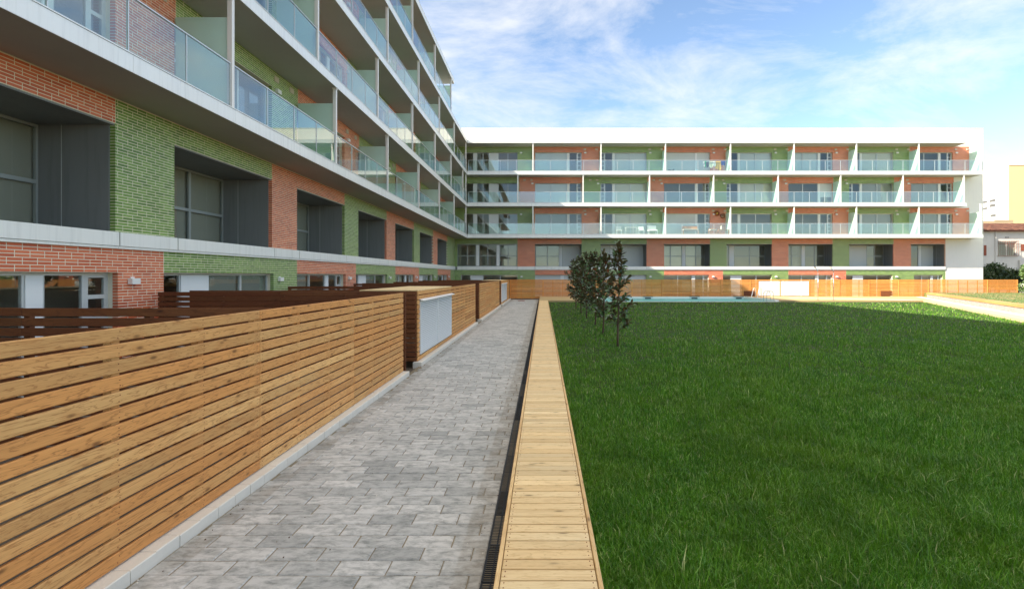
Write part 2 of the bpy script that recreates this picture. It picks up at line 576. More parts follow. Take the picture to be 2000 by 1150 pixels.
def boxes_mesh(name, boxes):
    b = np.asarray(boxes, dtype=np.float64).reshape(-1, 6)
    x0, x1, y0, y1, z0, z1 = b.T
    V = np.stack([np.stack(c, -1) for c in ((x0, y0, z0), (x1, y0, z0), (x1, y1, z0), (x0, y1, z0),
                                            (x0, y0, z1), (x1, y0, z1), (x1, y1, z1), (x0, y1, z1))], 1).reshape(-1, 3)
    F = (BOXF[None] + (np.arange(len(b)) * 8)[:, None, None]).reshape(-1, 4)
    return mesh_np(name, V, F)


def norm_box(b):
    x0, x1, y0, y1, z0, z1 = b
    return (min(x0, x1), max(x0, x1), min(y0, y1), max(y0, y1), min(z0, z1), max(z0, z1))


CF = np.array([[0, 1, 5, 4], [1, 2, 6, 5], [2, 3, 7, 6], [3, 0, 4, 7],
               [4, 5, 9, 8], [5, 6, 10, 9], [6, 7, 11, 10], [7, 4, 8, 11], [8, 9, 10, 11], [3, 2, 1, 0]])


def chamfer_arr(boxes, face, c):
    """boxes whose one face ('+x','-y','+z' ...) has chamfered edges: V, F"""
    b = np.asarray([norm_box(q) for q in boxes], dtype=np.float64).reshape(-1, 6)
    lo, hi = b[:, 0::2], b[:, 1::2]
    ax = 'xyz'.index(face[1])
    a1, a2 = (ax + 1) % 3, (ax + 2) % 3
    pos = face[0] == '+'
    base = lo[:, ax] if pos else hi[:, ax]
    top = hi[:, ax] if pos else lo[:, ax]
    sgn = 1 if pos else -1
    n = len(b)
    V = np.zeros((n, 12, 3))
    corners = [(lo[:, a1], lo[:, a2]), (hi[:, a1], lo[:, a2]), (hi[:, a1], hi[:, a2]), (lo[:, a1], hi[:, a2])]
    sh = [(1, 1), (-1, 1), (-1, -1), (1, -1)]
    cc = np.minimum(c, np.minimum(hi[:, a1] - lo[:, a1], hi[:, a2] - lo[:, a2]) * 0.3)
    for i in range(4):
        for lvl in range(3):
            j = lvl * 4 + i
            V[:, j, ax] = base if lvl == 0 else (top - sgn * cc if lvl == 1 else top)
            k = cc if lvl == 2 else 0
            V[:, j, a1] = corners[i][0] + sh[i][0] * k
            V[:, j, a2] = corners[i][1] + sh[i][1] * k
    F = (CF if pos else CF[:, ::-1])
    F = (F[None] + (np.arange(n) * 12)[:, None, None]).reshape(-1, 4)
    return V.reshape(-1, 3), F


_cache = {}


def piece(name, box, face, c, mat, parent, extra=None):
    """one plank / brick / paver as its own object with shared mesh data"""
    x0, x1, y0, y1, z0, z1 = norm_box(box)
    d = (round(x1 - x0, 3), round(y1 - y0, 3), round(z1 - z0, 3))
    key = (name, d, face, c, mat)
    if key not in _cache:
        V, F = chamfer_arr([(-d[0] / 2, d[0] / 2, -d[1] / 2, d[1] / 2, -d[2] / 2, d[2] / 2)], face, c)
        me = mesh_np(name, V, F)
        me.materials.append(M[mat])
        _cache[key] = me
    return obj(name, _cache[key], None, parent, ((x0 + x1) / 2, (y0 + y1) / 2, (z0 + z1) / 2))


def box_part(name, boxes, mat, parent=None, kind=None):
    bs = [norm_box(b) for b in boxes]
    a = np.array(bs)
    c = ((a[:, 0].min() + a[:, 1].max()) / 2, (a[:, 2].min() + a[:, 3].max()) / 2, a[:, 4].min())
    a = a - np.array([c[0], c[0], c[1], c[1], c[2], c[2]])
    return obj(name, boxes_mesh(name, a), mat, parent, c, kind)


def tube_mesh(name, paths, seg=8):
    """paths: list of (points, radii)"""
    V, F = [], []
    for pts, rad in paths:
        pts = [Vector(p) for p in pts]
        n0 = len(V)
        for i, p in enumerate(pts):
            t = (pts[min(i + 1, len(pts) - 1)] - pts[max(i - 1, 0)]).normalized()
            u = t.cross(Vector((0, 0, 1)))
            if u.length < 0.1:
                u = t.cross(Vector((1, 0, 0)))
            u.normalize()
            w = t.cross(u)
            r = rad[i] if isinstance(rad, (list, tuple)) else rad
            for k in range(seg):
                a = 2 * math.pi * k / seg
                V.append(p + (u * math.cos(a) + w * math.sin(a)) * r)
        for i in range(len(pts) - 1):
            for k in range(seg):
                k2 = (k + 1) % seg
                F.append((n0 + i * seg + k, n0 + (i + 1) * seg + k, n0 + (i + 1) * seg + k2, n0 + i * seg + k2))
        F.append(tuple(n0 + k for k in range(seg)))
        F.append(tuple(n0 + (len(pts) - 1) * seg + k for k in reversed(range(seg))))
    me = mesh_from(name, V, F)
    for p in me.polygons:
        p.use_smooth = len(p.vertices) == 4
    return me


def poly_slab(name, pts, z0, z1, mat, kind=None, parent=None):
    n = len(pts)
    V = [(x, y, z0) for x, y in pts] + [(x, y, z1) for x, y in pts]
    F = [tuple(range(n, 2 * n)), tuple(reversed(range(n)))] + [(i, (i + 1) % n, n + (i + 1) % n, n + i) for i in range(n)]
    return obj(name, mesh_from(name, V, F), mat, parent, (0, 0, 0), kind)


# ------------------------------------------------------------------ ground and path
poly_slab('ground', [(-1500, -1500), (1500, -1500), (1500, 2500), (-1500, 2500)], -1.2, -0.75, 'ground', 'structure')
# patio and court floor, leaving the pool open
poly_slab('patio_floor', [(-11.5, -12), (-2.9, -12), (-2.9, 53.1), (-11.5, 53.1)], -0.5, -0.06, 'patio', 'structure')
poly_slab('rear_patio_floor', [(-2.9, 45.15), (60, 45.15), (60, 53.1), (-2.9, 53.1)], -0.5, -0.06, 'patio', 'structure')

path = poly_slab('path', [(-2.9, -6), (-0.29, -6), (-0.29, 45.15), (-2.9, 45.15)], -0.4, -0.008, 'grout', 'structure')
PX0, PX1 = -2.815, -0.425
pv = []
row = 0
y = 1.2
while y < 45.0:
    off = (0.19 if row % 2 else 0.0) + random.uniform(-0.05, 0.05)
    x = PX0 - off
    while x < PX1:
        a, b = max(x, PX0), min(x + 0.38, PX1)
        if b - a > 0.05:
            dz = random.uniform(-0.002, 0.003)
            pv.append((a + 0.004, b - 0.004, y + 0.004, y + 0.183, -0.06, dz))
        x += 0.38
    y += 0.187
    row += 1
vis = [q for q in pv if q[2] > 3.2]
near, rest = vis[:300], vis[300:] + [q for q in pv if q[2] <= 3.2]
for q in near:
    piece('paver', q, '+z', 0.008, 'paver', path)
V_, F_ = chamfer_arr(rest, '+z', 0.008)
obj('paver_field', mesh_np('paver_field', V_, F_), 'paver', path, (0, 0, 0), 'stuff')
box_part('drain_cover', [(-2.1, -1.55, 42.6, 43.6, 0.001, 0.012)], 'rust', path)

db = []
for i in range(260):
    xx = random.choice((random.uniform(PX0, PX1), random.uniform(PX0, PX0 + 0.15), random.uniform(PX1 - 0.2, PX1)))
    yy = 3.2 + 22 * random.random() ** 1.6
    w_ = random.uniform(0.002, 0.007)
    db.append((xx, xx + w_, yy, yy + w_ * random.uniform(0.7, 2.0), 0.001, 0.005 + w_ * 0.3))
box_part('grit', db[:160], 'bark', path, 'stuff')
box_part('paint_flecks', db[160:], 'kerb', path, 'stuff')

# kerb under the fences
kerb = box_part('kerb', [(-3.05, -2.86, -3, 10.84, -0.3, 0.06), (-3.05, -2.86, 12.02, 22.35, -0.3, 0.06),
                         (-3.05, -2.86, 23.82, 34.7, -0.3, 0.06), (-3.05, -2.86, 35.95, 45.1, -0.3, 0.06)], 'grout', None, 'structure')
for a, b in ((-0.1, 10.90), (11.98, 22.41), (23.76, 34.75), (35.9, 45.1)):
    y = a
    while y < b - 0.05:
        e = min(y + 0.242, b)
        piece('kerb_block', (-3.02, -2.82 + random.uniform(-0.003, 0.003), y + 0.002, e - 0.002, -0.1, 0.09 + random.uniform(-0.002, 0.002)), '+z', 0.006, 'kerb', kerb)
        y += 0.242

# drain channel with iron grates
drain = box_part('drain_channel', [(-0.424, -0.296, -2, 42.2, -0.2, -0.09)], 'void', None, 'structure')
gb = [(-0.064, -0.054, -0.246, 0.246, -0.03, 0), (0.054, 0.064, -0.246, 0.246, -0.03, 0)]
for i in range(20):
    yy = -0.246 + i * 0.0255
    gb.append((-0.054, 0.054, yy, yy + 0.009, -0.025, -0.002))
gb.append((-0.006, 0.006, -0.246, 0.246, -0.027, -0.004))
gm = boxes_mesh('grate', gb)
for i in range(84):
    obj('grate', gm, 'drain', drain, (-0.360, 0.3 + i * 0.5, -0.001 + random.uniform(-0.003, 0.002)))
box_part('channel_edge', [(-0.428, -0.4245, -2, 42.2, -0.09, 0.003)], 'drain', drain)

# ------------------------------------------------------------------ boardwalk
BZ = 0.27
walk = box_part('boardwalk', [(-0.285, 0.348, -2, 38.2, -0.1, 0.19)], 'void', None, 'structure')
pl = []
y = 1.6
while y < 38.1:
    pl.append((-0.259, 0.322, y, y + 0.1030, BZ - 0.03, BZ + random.uniform(-0.0015, 0.0015)))
    y += 0.117
pl = [q for q in pl if q[2] > 2.6] + [q for q in pl if q[2] <= 2.6]
for q in pl[:300]:
    piece('plank', q, '+z', 0.005, 'deck', walk)
if len(pl) > 300:
    V_, F_ = chamfer_arr(pl[300:], '+z', 0.005)
    obj('far_planks', mesh_np('far_planks', V_, F_), 'deck', walk, (0, 0, 0), 'stuff')
for x0, x1 in ((-0.293, -0.264), (0.327, 0.356)):
    y = -2.0
    while y < 38.2:
        e = min(y + 3.6, 38.2)
        piece('edge_board', (x0, x1, y + 0.002, e - 0.002, 0.02, BZ + 0.002), '+z', 0.004, 'deck_trim', walk)
        y += 3.6
scr = [(x, y + dy, BZ + 0.0005) for q in pl[:30] if random.random() < 0.8 for x in (-0.235, 0.298) for y, dy in ((q[2], 0.03), (q[2], 0.08))]
box_part('screw_heads', [(x - 0.0028, x + 0.0028, y - 0.0028, y + 0.0028, z - 0.002, z + 0.0025) for x, y, z in scr], 'rust', walk, 'stuff')

# ------------------------------------------------------------------ lawn, pool, deck, right edge
LZ = 0.15
EA, EB = Vector((28.6, 39.3)), Vector((19.75, 21.2))
ED = (EA - EB).normalized()


def edge_x(y, off=0.0):
    return EB.x + (y - EB.y) * ED.x / ED.y + off


LY1 = 38.25
lawn = poly_slab('lawn', [(0.36, -8), (edge_x(-8) + 12, -8), (edge_x(10), 10), (edge_x(LY1), LY1), (0.36, LY1)], -0.3, LZ, 'soil', 'structure')

# deck round the pool
PXa, PXb, PYa, PYb = 4.6, 17.3, 38.6, 44.45
deck = box_part('pool_deck', [(-0.29, PXa - 0.3, 38.26, 45.12, -0.3, BZ), (PXa - 0.3, PXb + 0.3, PYb + 0.3, 45.12, -0.3, BZ),
                              (PXb + 0.3, 33.0, 38.26, 45.12, -0.3, BZ)], 'far_deck', None, 'structure')
pool = box_part('pool', [(PXa - 0.02, PXb + 0.02, PYa, PYb, -1.6, -1.4), (PXa - 0.3, PXa, PYa, PYb, -1.4, 0.1), (PXb, PXb + 0.3, PYa, PYb, -1.4, 0.1),
                         (PXa - 0.3, PXb + 0.3, PYb, PYb + 0.3, -1.4, 0.1), (PXa - 0.3, PXb + 0.3, PYa - 0.3, PYa, -1.4, 0.1)], 'pool_tile', None, 'structure')
box_part('coping', [(PXa - 0.3, PXa, PYa, PYb, 0.1, BZ + 0.012), (PXb, PXb + 0.3, PYa, PYb, 0.1, BZ + 0.012),
                    (PXa - 0.3, PXb + 0.3, PYb, PYb + 0.3, 0.1, BZ + 0.012), (PXa - 0.3, PXb + 0.3, PYa - 0.3, PYa, 0.1, 0.165)], 'coping', pool)
for px_ in (7.0, 9.0, 13.0, 16.8):
    box_part('skimmer', [(px_ - 0.25, px_ + 0.25, PYb - 0.03, PYb + 0.25, 0.06, 0.20), (px_ - 0.42, px_ + 0.42, PYb - 0.06, PYb + 0.2, 0.285, 0.325)], 'black', pool)
water = box_part('pool_water', [(PXa, PXb, PYa, PYb, 0.02, 0.098)], 'water', None, 'structure')

# pale strips beside the retaining wall, then the wall and the upper lawn
def strip(name, o0, o1, z0, z1, mat, y0=8.0, y1=42.0):
    return poly_slab(name, [(edge_x(y0, o0), y0), (edge_x(y0, o1), y0), (edge_x(y1, o1), y1), (edge_x(y1, o0), y1)], z0, z1, mat, 'structure')


strip('edging_strip', 0.005, 0.85, -0.2, BZ + 0.004, 'edge_stone', 8, 38.25)
strip('gravel_strip', 0.855, 1.35, -0.2, BZ + 0.008, 'gravel', 8, 44.2)
poly_slab('stone_strip', [(20.3, 42.9), (20.3, 42.3), (27.0, 38.5), (28.4, 38.5)], BZ, BZ + 0.006, 'gravel', 'structure')  # thin pale strip laid diagonally across the deck
wall_root = empty('retaining_wall', (edge_x(30, 1.5), 30, 0), 'low grey brick retaining wall with timber cap beside the sunny lawn', 'wall')
ang = math.atan2(ED.y, ED.x)
wd = Vector((ED.x, ED.y, 0))
wn_ = Vector((-ED.y, ED.x, 0))      # towards the lawn (left)
o0 = Vector((edge_x(10, 1.40), 10, 0))
LW = (42.6 - 10) / ED.y


def wall_boxes(name, boxes, mat, parent, kind=None):
    """boxes given in (along, towards lawn, z)"""
    me = boxes_mesh(name, boxes)
    n = len(me.vertices)
    co = np.zeros(n * 3, dtype=np.float32)
    me.vertices.foreach_get('co', co)
    co = co.reshape(-1, 3)
    P = np.array(o0)[None] + co[:, 0:1] * np.array(wd)[None] + co[:, 1:2] * np.array(wn_)[None]
    P[:, 2] = co[:, 2]
    me.vertices.foreach_set('co', P.astype(np.float32).ravel())
    return obj(name, me, mat, parent, (0, 0, 0), kind)


wall_boxes('wall_core', [(0, LW, -0.3, -0.006, -0.2, 0.56)], 'white_mortar', wall_root)
bb = []
for r_ in range(5):
    z0 = 0.27 + r_ * 0.058
    u = -0.12 * (r_ % 2)
    while u < LW:
        bb.append((max(u, 0) + 0.006, min(u + 0.24, LW) - 0.006, -0.1, 0.0, z0 + 0.005, z0 + 0.051))
        u += 0.24
wall_boxes('bricks', bb, 'grey_brick', wall_root, 'stuff')
u = 0.0
while u < LW:
    e = min(u + 2.4, LW)
    wall_boxes('cap_board', [(u + 0.003, e - 0.003, -0.42, 0.04, 0.562, 0.70)], 'cap', wall_root)
    u += 2.4
poly_slab('upper_lawn', [(edge_x(8, 1.75), 8), (60, 8), (60, 44.9), (edge_x(44.9, 1.75), 44.9)], -0.3, 0.60, 'dry', 'structure')

# ------------------------------------------------------------------ apartment wings
BRL, BRH = 0.255, 0.06
Z1, PITCH, ST = 5.66, 2.98, 0.30          # soffit of the first balcony slab, storey pitch, slab thickness


class Facade:
    def __init__(self, root, side):
        self.root, self.side = root, side
        self.bricks = []            # (colour, box)
        self.mortar = []

    def B(self, u0, u1, d0, d1, z0, z1):
        if self.side == 'left':
            return norm_box((-8.6 + d0, -8.6 + d1, u0, u1, z0, z1))
        return norm_box((u0, u1, 50.2 - d0, 50.2 - d1, z0, z1))

    @property
    def face(self):
        return '+x' if self.side == 'left' else '-y'

    def storey(self, z0, z1, bays, openings):
        """bays (u0,u1,colour); openings (u0,u1,za,zb)"""
        JT = 0.0066 if self.side == 'left' else 0.0062
        n0, n1 = int(math.floor(z0 / BRH + 1e-6)), int(math.ceil(z1 / BRH - 1e-6))
        for n in range(n0, n1):
            za, zb = max(n * BRH + JT, z0), min((n + 1) * BRH - JT, z1)
            if zb - za < 0.012:
                continue
            zm = (za + zb) / 2
            off = 0.1275 if (n // 2) % 2 else 0.0
            cuts = sorted((a, b) for a, b, p, q in openings if p < zm < q)
            for (a, b, colr) in bays:
                segs = [(a, b, False, False)]
                for (p, q) in cuts:
                    new = []
                    for (s, e, fs, fe) in segs:
                        if q <= s or p >= e:
                            new.append((s, e, fs, fe))
                            continue
                        if p > s:
                            new.append((s, p, fs, True))
                        if q < e:
                            new.append((q, e, True, fe))
                    segs = new
                for (s, e, fs, fe) in segs:
                    fs = fs or any(abs(q - s) < 1e-4 for p, q in cuts)
                    fe = fe or any(abs(p - e) < 1e-4 for p, q in cuts)
                    s2 = s - 0.003 if fs else s + JT
                    e2 = e + 0.003 if fe else e - JT
                    k = math.floor((s - off) / BRL)
                    while k * BRL + off < e:
                        p, q = max(k * BRL + off + JT, s2), min((k + 1) * BRL + off - JT, e2)
                        if k * BRL + off <= s + 1e-6:
                            p = s2
                        if (k + 1) * BRL + off >= e - 1e-6:
                            q = e2
                        if q - p > 0.02:
                            self.bricks.append((colr, self.B(p, q, -0.11, 0.0, za, zb)))
                        k += 1
        u0, u1 = min(b[0] for b in bays), max(b[1] for b in bays)
        ops = sorted(openings)
        cur = u0
        for (a, b, p, q) in ops:
            if a > cur:
                self.mortar.append(self.B(cur, a, -0.3, -0.004, z0, z1))
            if q < z1:
                self.mortar.append(self.B(a, b, -0.3, -0.004, q, z1))
            if p > z0:
                self.mortar.append(self.B(a, b, -0.3, -0.004, z0, p))
            cur = b
        if cur < u1:
            self.mortar.append(self.B(cur, u1, -0.3, -0.004, z0, z1))

    def finish(self, singles, key):
        box_part('wall_backing', self.mortar, 'mortar', self.root)
        idx = list(range(len(self.bricks)))
        if singles:
            cand = sorted((i for i in idx if key(self.bricks[i][1])), key=lambda i: self.bricks[i][1][2] + 0.3 * abs(self.bricks[i][1][4] - 2.6))[:singles]
        else:
            cand = []
        cs = set(cand)
        for i in cand:
            piece('brick', self.bricks[i][1], self.face, 0.004, self.bricks[i][0], self.root)
        for colr in ('red', 'green'):
            bs = [self.bricks[i][1] for i in idx if i not in cs and self.bricks[i][0] == colr]
            if self.side == 'left':
                V, F = chamfer_arr(bs, self.face, 0.004)
                me = mesh_np(colr + '_brickwork', V, F)
            else:
                me = boxes_mesh(colr + '_brickwork', bs)
            obj(colr + '_brickwork', me, colr, self.root, (0, 0, 0), 'stuff')

    def window(self, u0, u1, z0, z1, d, cells, frame='grey_frame', transom=None, fw=0.05, back=None, name='window'):
        """cells: (kind, width) from u0 to u1; kinds pane, panel, post, door, shutter. Frames at depth d (negative = inside)"""
        tot = sum(w for _, w in cells)
        s = (u1 - u0) / tot
        fr = [self.B(u0, u1, d - 0.06, d, z1 - fw, z1), self.B(u0, u1, d - 0.06, d, z0, z0 + fw)]
        u = u0
        kids = []
        zi0, zi1 = z0 + fw, z1 - fw
        for j, (kind, w) in enumerate(cells):
            w *= s
            a, b = u, u + w
            if kind in ('pane', 'pane_t', 'door', 'shutter', 'half'):
                fr.append(self.B(a, a + fw * 0.75, d - 0.06, d, zi0, zi1))
                fr.append(self.B(b - fw * 0.75, b, d - 0.06, d, zi0, zi1))
                ia, ib = a + fw * 0.75, b - fw * 0.75
                if kind == 'pane_t':
                    zt = transom
                    fr.append(self.B(ia, ib, d - 0.058, d - 0.002, zt - 0.04, zt + 0.04))
                    kids.append(('pane', self.B(ia, ib, d - 0.035, d - 0.027, zi0, zt - 0.04), 'glass'))
                    kids.append(('pane', self.B(ia, ib, d - 0.035, d - 0.027, zt + 0.04, zi1), 'glass'))
                elif kind == 'pane':
                    kids.append(('pane', self.B(ia, ib, d - 0.035, d - 0.027, zi0, zi1), 'glass'))
                elif kind == 'shutter':
                    kids.append(('shutter', self.B(ia, ib, d - 0.04, d - 0.01, zi0, zi1), 'shutter'))
                elif kind == 'half':
                    zh = zi0 + (zi1 - zi0) * 0.35
                    kids.append(('shutter', self.B(ia, ib, d - 0.025, d - 0.008, zh, zi1), 'shutter'))
                    kids.append(('pane', self.B(ia, ib, d - 0.045, d - 0.037, zi0, zi1), 'glass'))
                elif kind == 'door':
                    n = 5
                    hh = (zi1 - zi0)
                    z = zi0
                    fr.append(self.B(ia, ia + 0.05, d - 0.055, d - 0.004, zi0, zi1))
                    fr.append(self.B(ib - 0.05, ib, d - 0.055, d - 0.004, zi0, zi1))
                    for q in range(n + 1):
                        zz = zi0 + hh * q / n
                        fr.append(self.B(ia + 0.05, ib - 0.05, d - 0.055, d - 0.004, max(zi0, zz - 0.04), min(zi1, zz + 0.04)))
                    for q in range(n):
                        kids.append(('pane', self.B(ia + 0.05, ib - 0.05, d - 0.035, d - 0.027, zi0 + hh * q / n + 0.04, zi0 + hh * (q + 1) / n - 0.04), 'glass'))
            elif kind in ('panel', 'post'):
                kids.append(('panel', self.B(a + 0.002, b - 0.002, d - 0.05, d + 0.02, zi0, zi1), 'white_panel'))
            u = b
        w_ = box_part(name, fr, frame, self.root)
        for nm, bx, mt in kids:
            box_part(nm, [bx], mt, w_)
        if back:
            for (fa, fb, mt) in back:
                box_part('curtain', [self.B(u0 + (u1 - u0) * fa, u0 + (u1 - u0) * fb, d - 0.12, d - 0.10, z0 + 0.03, z1 - 0.02)], mt, w_)  # panel behind the glass, as curtain and in place of reflected tones
        return w_

    def lamp(self, u, z):
        box_part('wall_lamp', [self.B(u - 0.11, u + 0.11, 0.005, 0.10, z - 0.06, z + 0.06), self.B(u - 0.05, u + 0.05, -0.01, 0.02, z - 0.03, z + 0.09)], 'lamp', self.root)

    def vent(self, u, z):
        box_part('vent_grille', [self.B(u - 0.13, u + 0.13, 0.0, 0.03, z - 0.08, z + 0.08)] + [self.B(u - 0.11, u + 0.11, 0.03, 0.04, z - 0.06 + i * 0.04, z - 0.04 + i * 0.04) for i in range(4)], 'vent', self.root)

    def slab(self, u0, u1, z, fu0, fu1, inner=-3.0, outer=1.4):
        s = box_part('balcony_slab', [self.B(u0, u1, inner, outer, z, z + ST)], 'soffit', self.root)
        # metal fascia in lengths with a lip above it
        L = 3.015
        u = fu0
        while u < fu1 - 0.01:
            e = min(u + L, fu1)
            box_part('fascia_panel', [self.B(u + 0.002, e - 0.002, outer, outer + 0.018, z - 0.012, z + ST - 0.004),
                                      self.B(u + 0.002, e - 0.002, outer - 0.09, outer + 0.03, z + ST + 0.001, z + ST + 0.016)], 'fascia', s)
            u = e
        return s

    def railing(self, u0, u1, z, n=4, d=1.33):
        h = 1.05
        w = (u1 - u0) / n
        bx = [self.B(u0, u1, d - 0.025, d + 0.025, z + h - 0.025, z + h), self.B(u0, u1, d - 0.02, d + 0.02, z + 0.018, z + 0.05)]
        for i in range(n + 1):
            u = u0 + i * w
            a = min(max(u - 0.011, u0), u1 - 0.022)
            bx.append(self.B(a, a + 0.022, d - 0.018, d + 0.018, z + 0.05, z + h - 0.025))
        r = box_part('balcony_railing', bx, 'rail', self.root)
        for i in range(n):
            box_part('glass_panel', [self.B(u0 + i * w + 0.014, u0 + (i + 1) * w - 0.014, d - 0.006, d + 0.006, z + 0.06, z + h - 0.03)], 'rail_glass', r)

    def partition(self, u, z, ztop):
        p = box_part('balcony_partition', [self.B(u - 0.009, u + 0.009, 0.03, 1.25, z + 0.02, z + 2.15)], 'frost', self.root)
        box_part('post', [self.B(u - 0.05, u + 0.05, 1.26, 1.37, z + 0.003, ztop - 0.002), self.B(u - 0.075, u + 0.075, 1.24, 1.39, ztop - 0.05, ztop - 0.003)], 'steel', p)
        return p

    def sill(self, u0, u1, z0=2.64, z1=2.97):
        box_part('sill_panel', [self.B(u0 + 0.017, u1 - 0.017, -0.1, 0.085, z0 + 0.055, z1), self.B(u0 + 0.004, u1 - 0.004, -0.1, 0.06, z0, z0 + 0.05)], 'band', self.root)

    def loggia(self, a, b, z0, z1, depth, cells, transom, back=None, seam=True, lining='dark_panel', frame='dark_frame'):
        t = 0.03
        dd = -depth - 0.1
        for (u, s) in ((a, 1), (b, -1)):
            half = (dd - 0.112) / 2
            box_part('loggia_panel', [self.B(u, u + s * t, -0.112, -0.112 - 0.95 + 0.006, z0, z1 - t)], lining, self.root)
            box_part('loggia_panel', [self.B(u, u + s * t, -0.112 - 0.95 - 0.006, dd, z0, z1 - t)], lining, self.root)
            box_part('seam_trim', [self.B(u + s * 0.002, u + s * (t + 0.004), -0.112 - 0.95 - 0.0055, -0.112 - 0.95 + 0.0055, z0, z1 - t)], 'grey_frame', self.root)
        box_part('loggia_ceiling', [self.B(a, b, -0.02, dd, z1 - t, z1 - 0.001)], lining, self.root)
        box_part('loggia_floor', [self.B(a, b, -0.099, dd, z0 - 0.2, z0 - 0.005)], lining, self.root)
        self.window(a + t, b - t, z0 + 0.002, z1 - t - 0.002, dd + 0.12, cells, frame, transom, 0.06, back)


def L_UP(mirror=False, shut=False):
    c = [('pane', 1.5), ('pane', 1.5), ('post', 0.22), ('pane', 0.72), ('door', 0.42)]
    if shut == 1:
        c = [('shutter', 2.9), ('post', 0.22), ('shutter', 1.15)]
    if shut == 2:
        c = [('shutter', 2.9), ('post', 0.22), ('pane', 0.72), ('door', 0.42)]
    if shut == 3:
        c = [('pane', 1.5), ('pane', 1.5), ('post', 0.22), ('half', 1.14)]
    return c[::-1] if mirror else c


def col_of(i):
    return 'green' if i % 2 == 0 else 'red'


# ---- left wing
LW_ = empty('apartment_wing', (-14, 20, 0), 'tall apartment wing with red and green brick and glass balconies along the paved path', 'apartment building')
FL = Facade(LW_, 'left')
UE, US = 50.2, -12.0
# ground floor
gf_b = [-12.4, -6.05, -0.34, 6.0, 11.72, 18.06, 23.75, 30.1, 35.8, 42.15, 48.0]
gf_bays = []
for i in range(len(gf_b)):
    a = max(gf_b[i], US)
    b = gf_b[i + 1] if i + 1 < len(gf_b) else UE
    gf_bays.append((a, b, 'green' if i % 2 == 0 else 'red'))
gf_op = []
for i in range(len(gf_b) - 1):
    a = gf_b[i]
    w = 4.78 if i % 2 == 0 else 4.46
    if a > -8:
        gf_op.append((a, a + w, -0.05, 2.16))
FL.storey(-0.06, 2.64, gf_bays, gf_op)
for i, (a, b, p, q) in enumerate(gf_op):
    green = (b - a) > 4.6
    if green:
        cells = [('pane', 0.75), ('panel', 0.95), ('pane', 1.35), ('pane', 1.35)]
        bk = [(0.42, 0.7, 'greyblind')] if i % 3 else [(0.4, 1.0, 'greyblind')]
    else:
        cells = [('pane', 1.25), ('pane', 1.25), ('panel', 0.28), ('pane', 0.75), ('door', 0.5)]
        bk = [(0.02, 0.54, 'curtain')] if i % 4 == 2 else [(0.0, 0.3, 'taupe')]
    FL.window(a + 0.002, b - 0.002, p + 0.02, q - 0.002, -0.2, cells, 'grey_frame', None, 0.06, bk)
    FL.lamp(b + 0.35, 1.98)
# first floor
fb = [4.4 - 12 + 6.0 * k for k in range(10)]           # ... 4.4, 10.4, 16.4 ... 46.4
ff_bays, ff_op = [], []
for i, b in enumerate(fb):
    e = fb[i + 1] if i + 1 < len(fb) else UE
    if e <= US:
        continue
    colr = 'red' if (round((b - 4.4) / 6.0) % 2 == 0) else 'green'
    ff_bays.append((max(b, US), e, colr))
    if b < 46:
        ff_op.append((max(b, US) + 1.66, e, 2.93, 5.15))
ff_bays.insert(0, (US, fb[0], 'green' if ff_bays[0][2] == 'red' else 'red'))
FL.storey(2.64, Z1 - 0.002, ff_bays, ff_op)
for (a, b, p, q) in ff_op:
    if b < -1:
        continue
    FL.loggia(a, b, 2.972, 5.149, 1.55, [('pane_t', 1.55), ('pane_t', 1.2), ('pane_t', 1.55)], 3.97, [(0.0, 1.0, 'taupe')])
    FL.sill(a, b)
    FL.sill(a - 1.66, a)
FL.sill(46.4, UE - 0.05)
box_part('band_backing', [FL.B(US, UE, -0.05, 0.03, 2.655, 2.955)], 'dark_panel', LW_)
# upper storeys
for k in range(4):
    zf = Z1 + ST + PITCH * k
    zs = Z1 + PITCH * (k + 1)
    end = UE if k < 3 else 41.5
    sh = 0.0 if k % 2 == 0 else -1.45
    bounds = [6.03 * j + sh + 0.05 for j in range(-1, 9) if 6.03 * j + sh < end - 1]
    bays = [(US, bounds[0], 'red')]
    for j, b in enumerate(bounds):
        e = bounds[j + 1] if j + 1 < len(bounds) else end
        jj = round((b - sh) / 6.03)
        bays.append((b, e, 'green' if jj % 2 == 0 else 'red'))
    ops = []
    for b in fb:
        if b + 6 <= end and b + 1.66 > 3:
            ops.append((b + 1.66, b + 6.0, zf + 0.02, zs - 0.55))
    FL.storey(zf, zs - 0.002, bays, ops)
    for j, (a, b, p, q) in enumerate(ops):
        FL.window(a + 0.002, b - 0.002, p, q - 0.002, -0.2, L_UP(j % 2 == 1), 'grey_frame', None, 0.05, [(0.0, 0.6, random.choice(['blind', 'curtain', 'blind']))] if random.random() < 0.6 else None)
        FL.lamp(b + 0.3, zs - 0.62)
        FL.vent(b + 0.25, zs - 0.25)
        FL.vent(b + 1.25, zs - 0.25)
    se = 48.8 if k < 3 else 48.8
    FL.slab(US, UE, Z1 + PITCH * k, -3.0, 48.76)
    posts = [6.03 * j + sh for j in range(0, 9) if 5 < 6.03 * j + sh < (48 if k < 3 else 42)]
    if k < 3:
        ends = posts + [48.72]
    else:
        posts = [p for p in posts if p < 41.2]
        ends = posts
    for p in posts:
        FL.partition(p, zf, zs)
    prev = posts[0] - 6.03
    for p in ends:
        n = max(1, round((p - prev) / 1.5))
        FL.railing(prev + 0.06, p - 0.06, zf + 0.018, n)
        prev = p
    if k < 3:
        box_part('post', [FL.B(48.66, 48.74, 1.26, 1.37, zf + 0.003, zs - 0.002)], 'steel', LW_)
FL.slab(US, 41.8, Z1 + PITCH * 4, -3.0, 41.8)
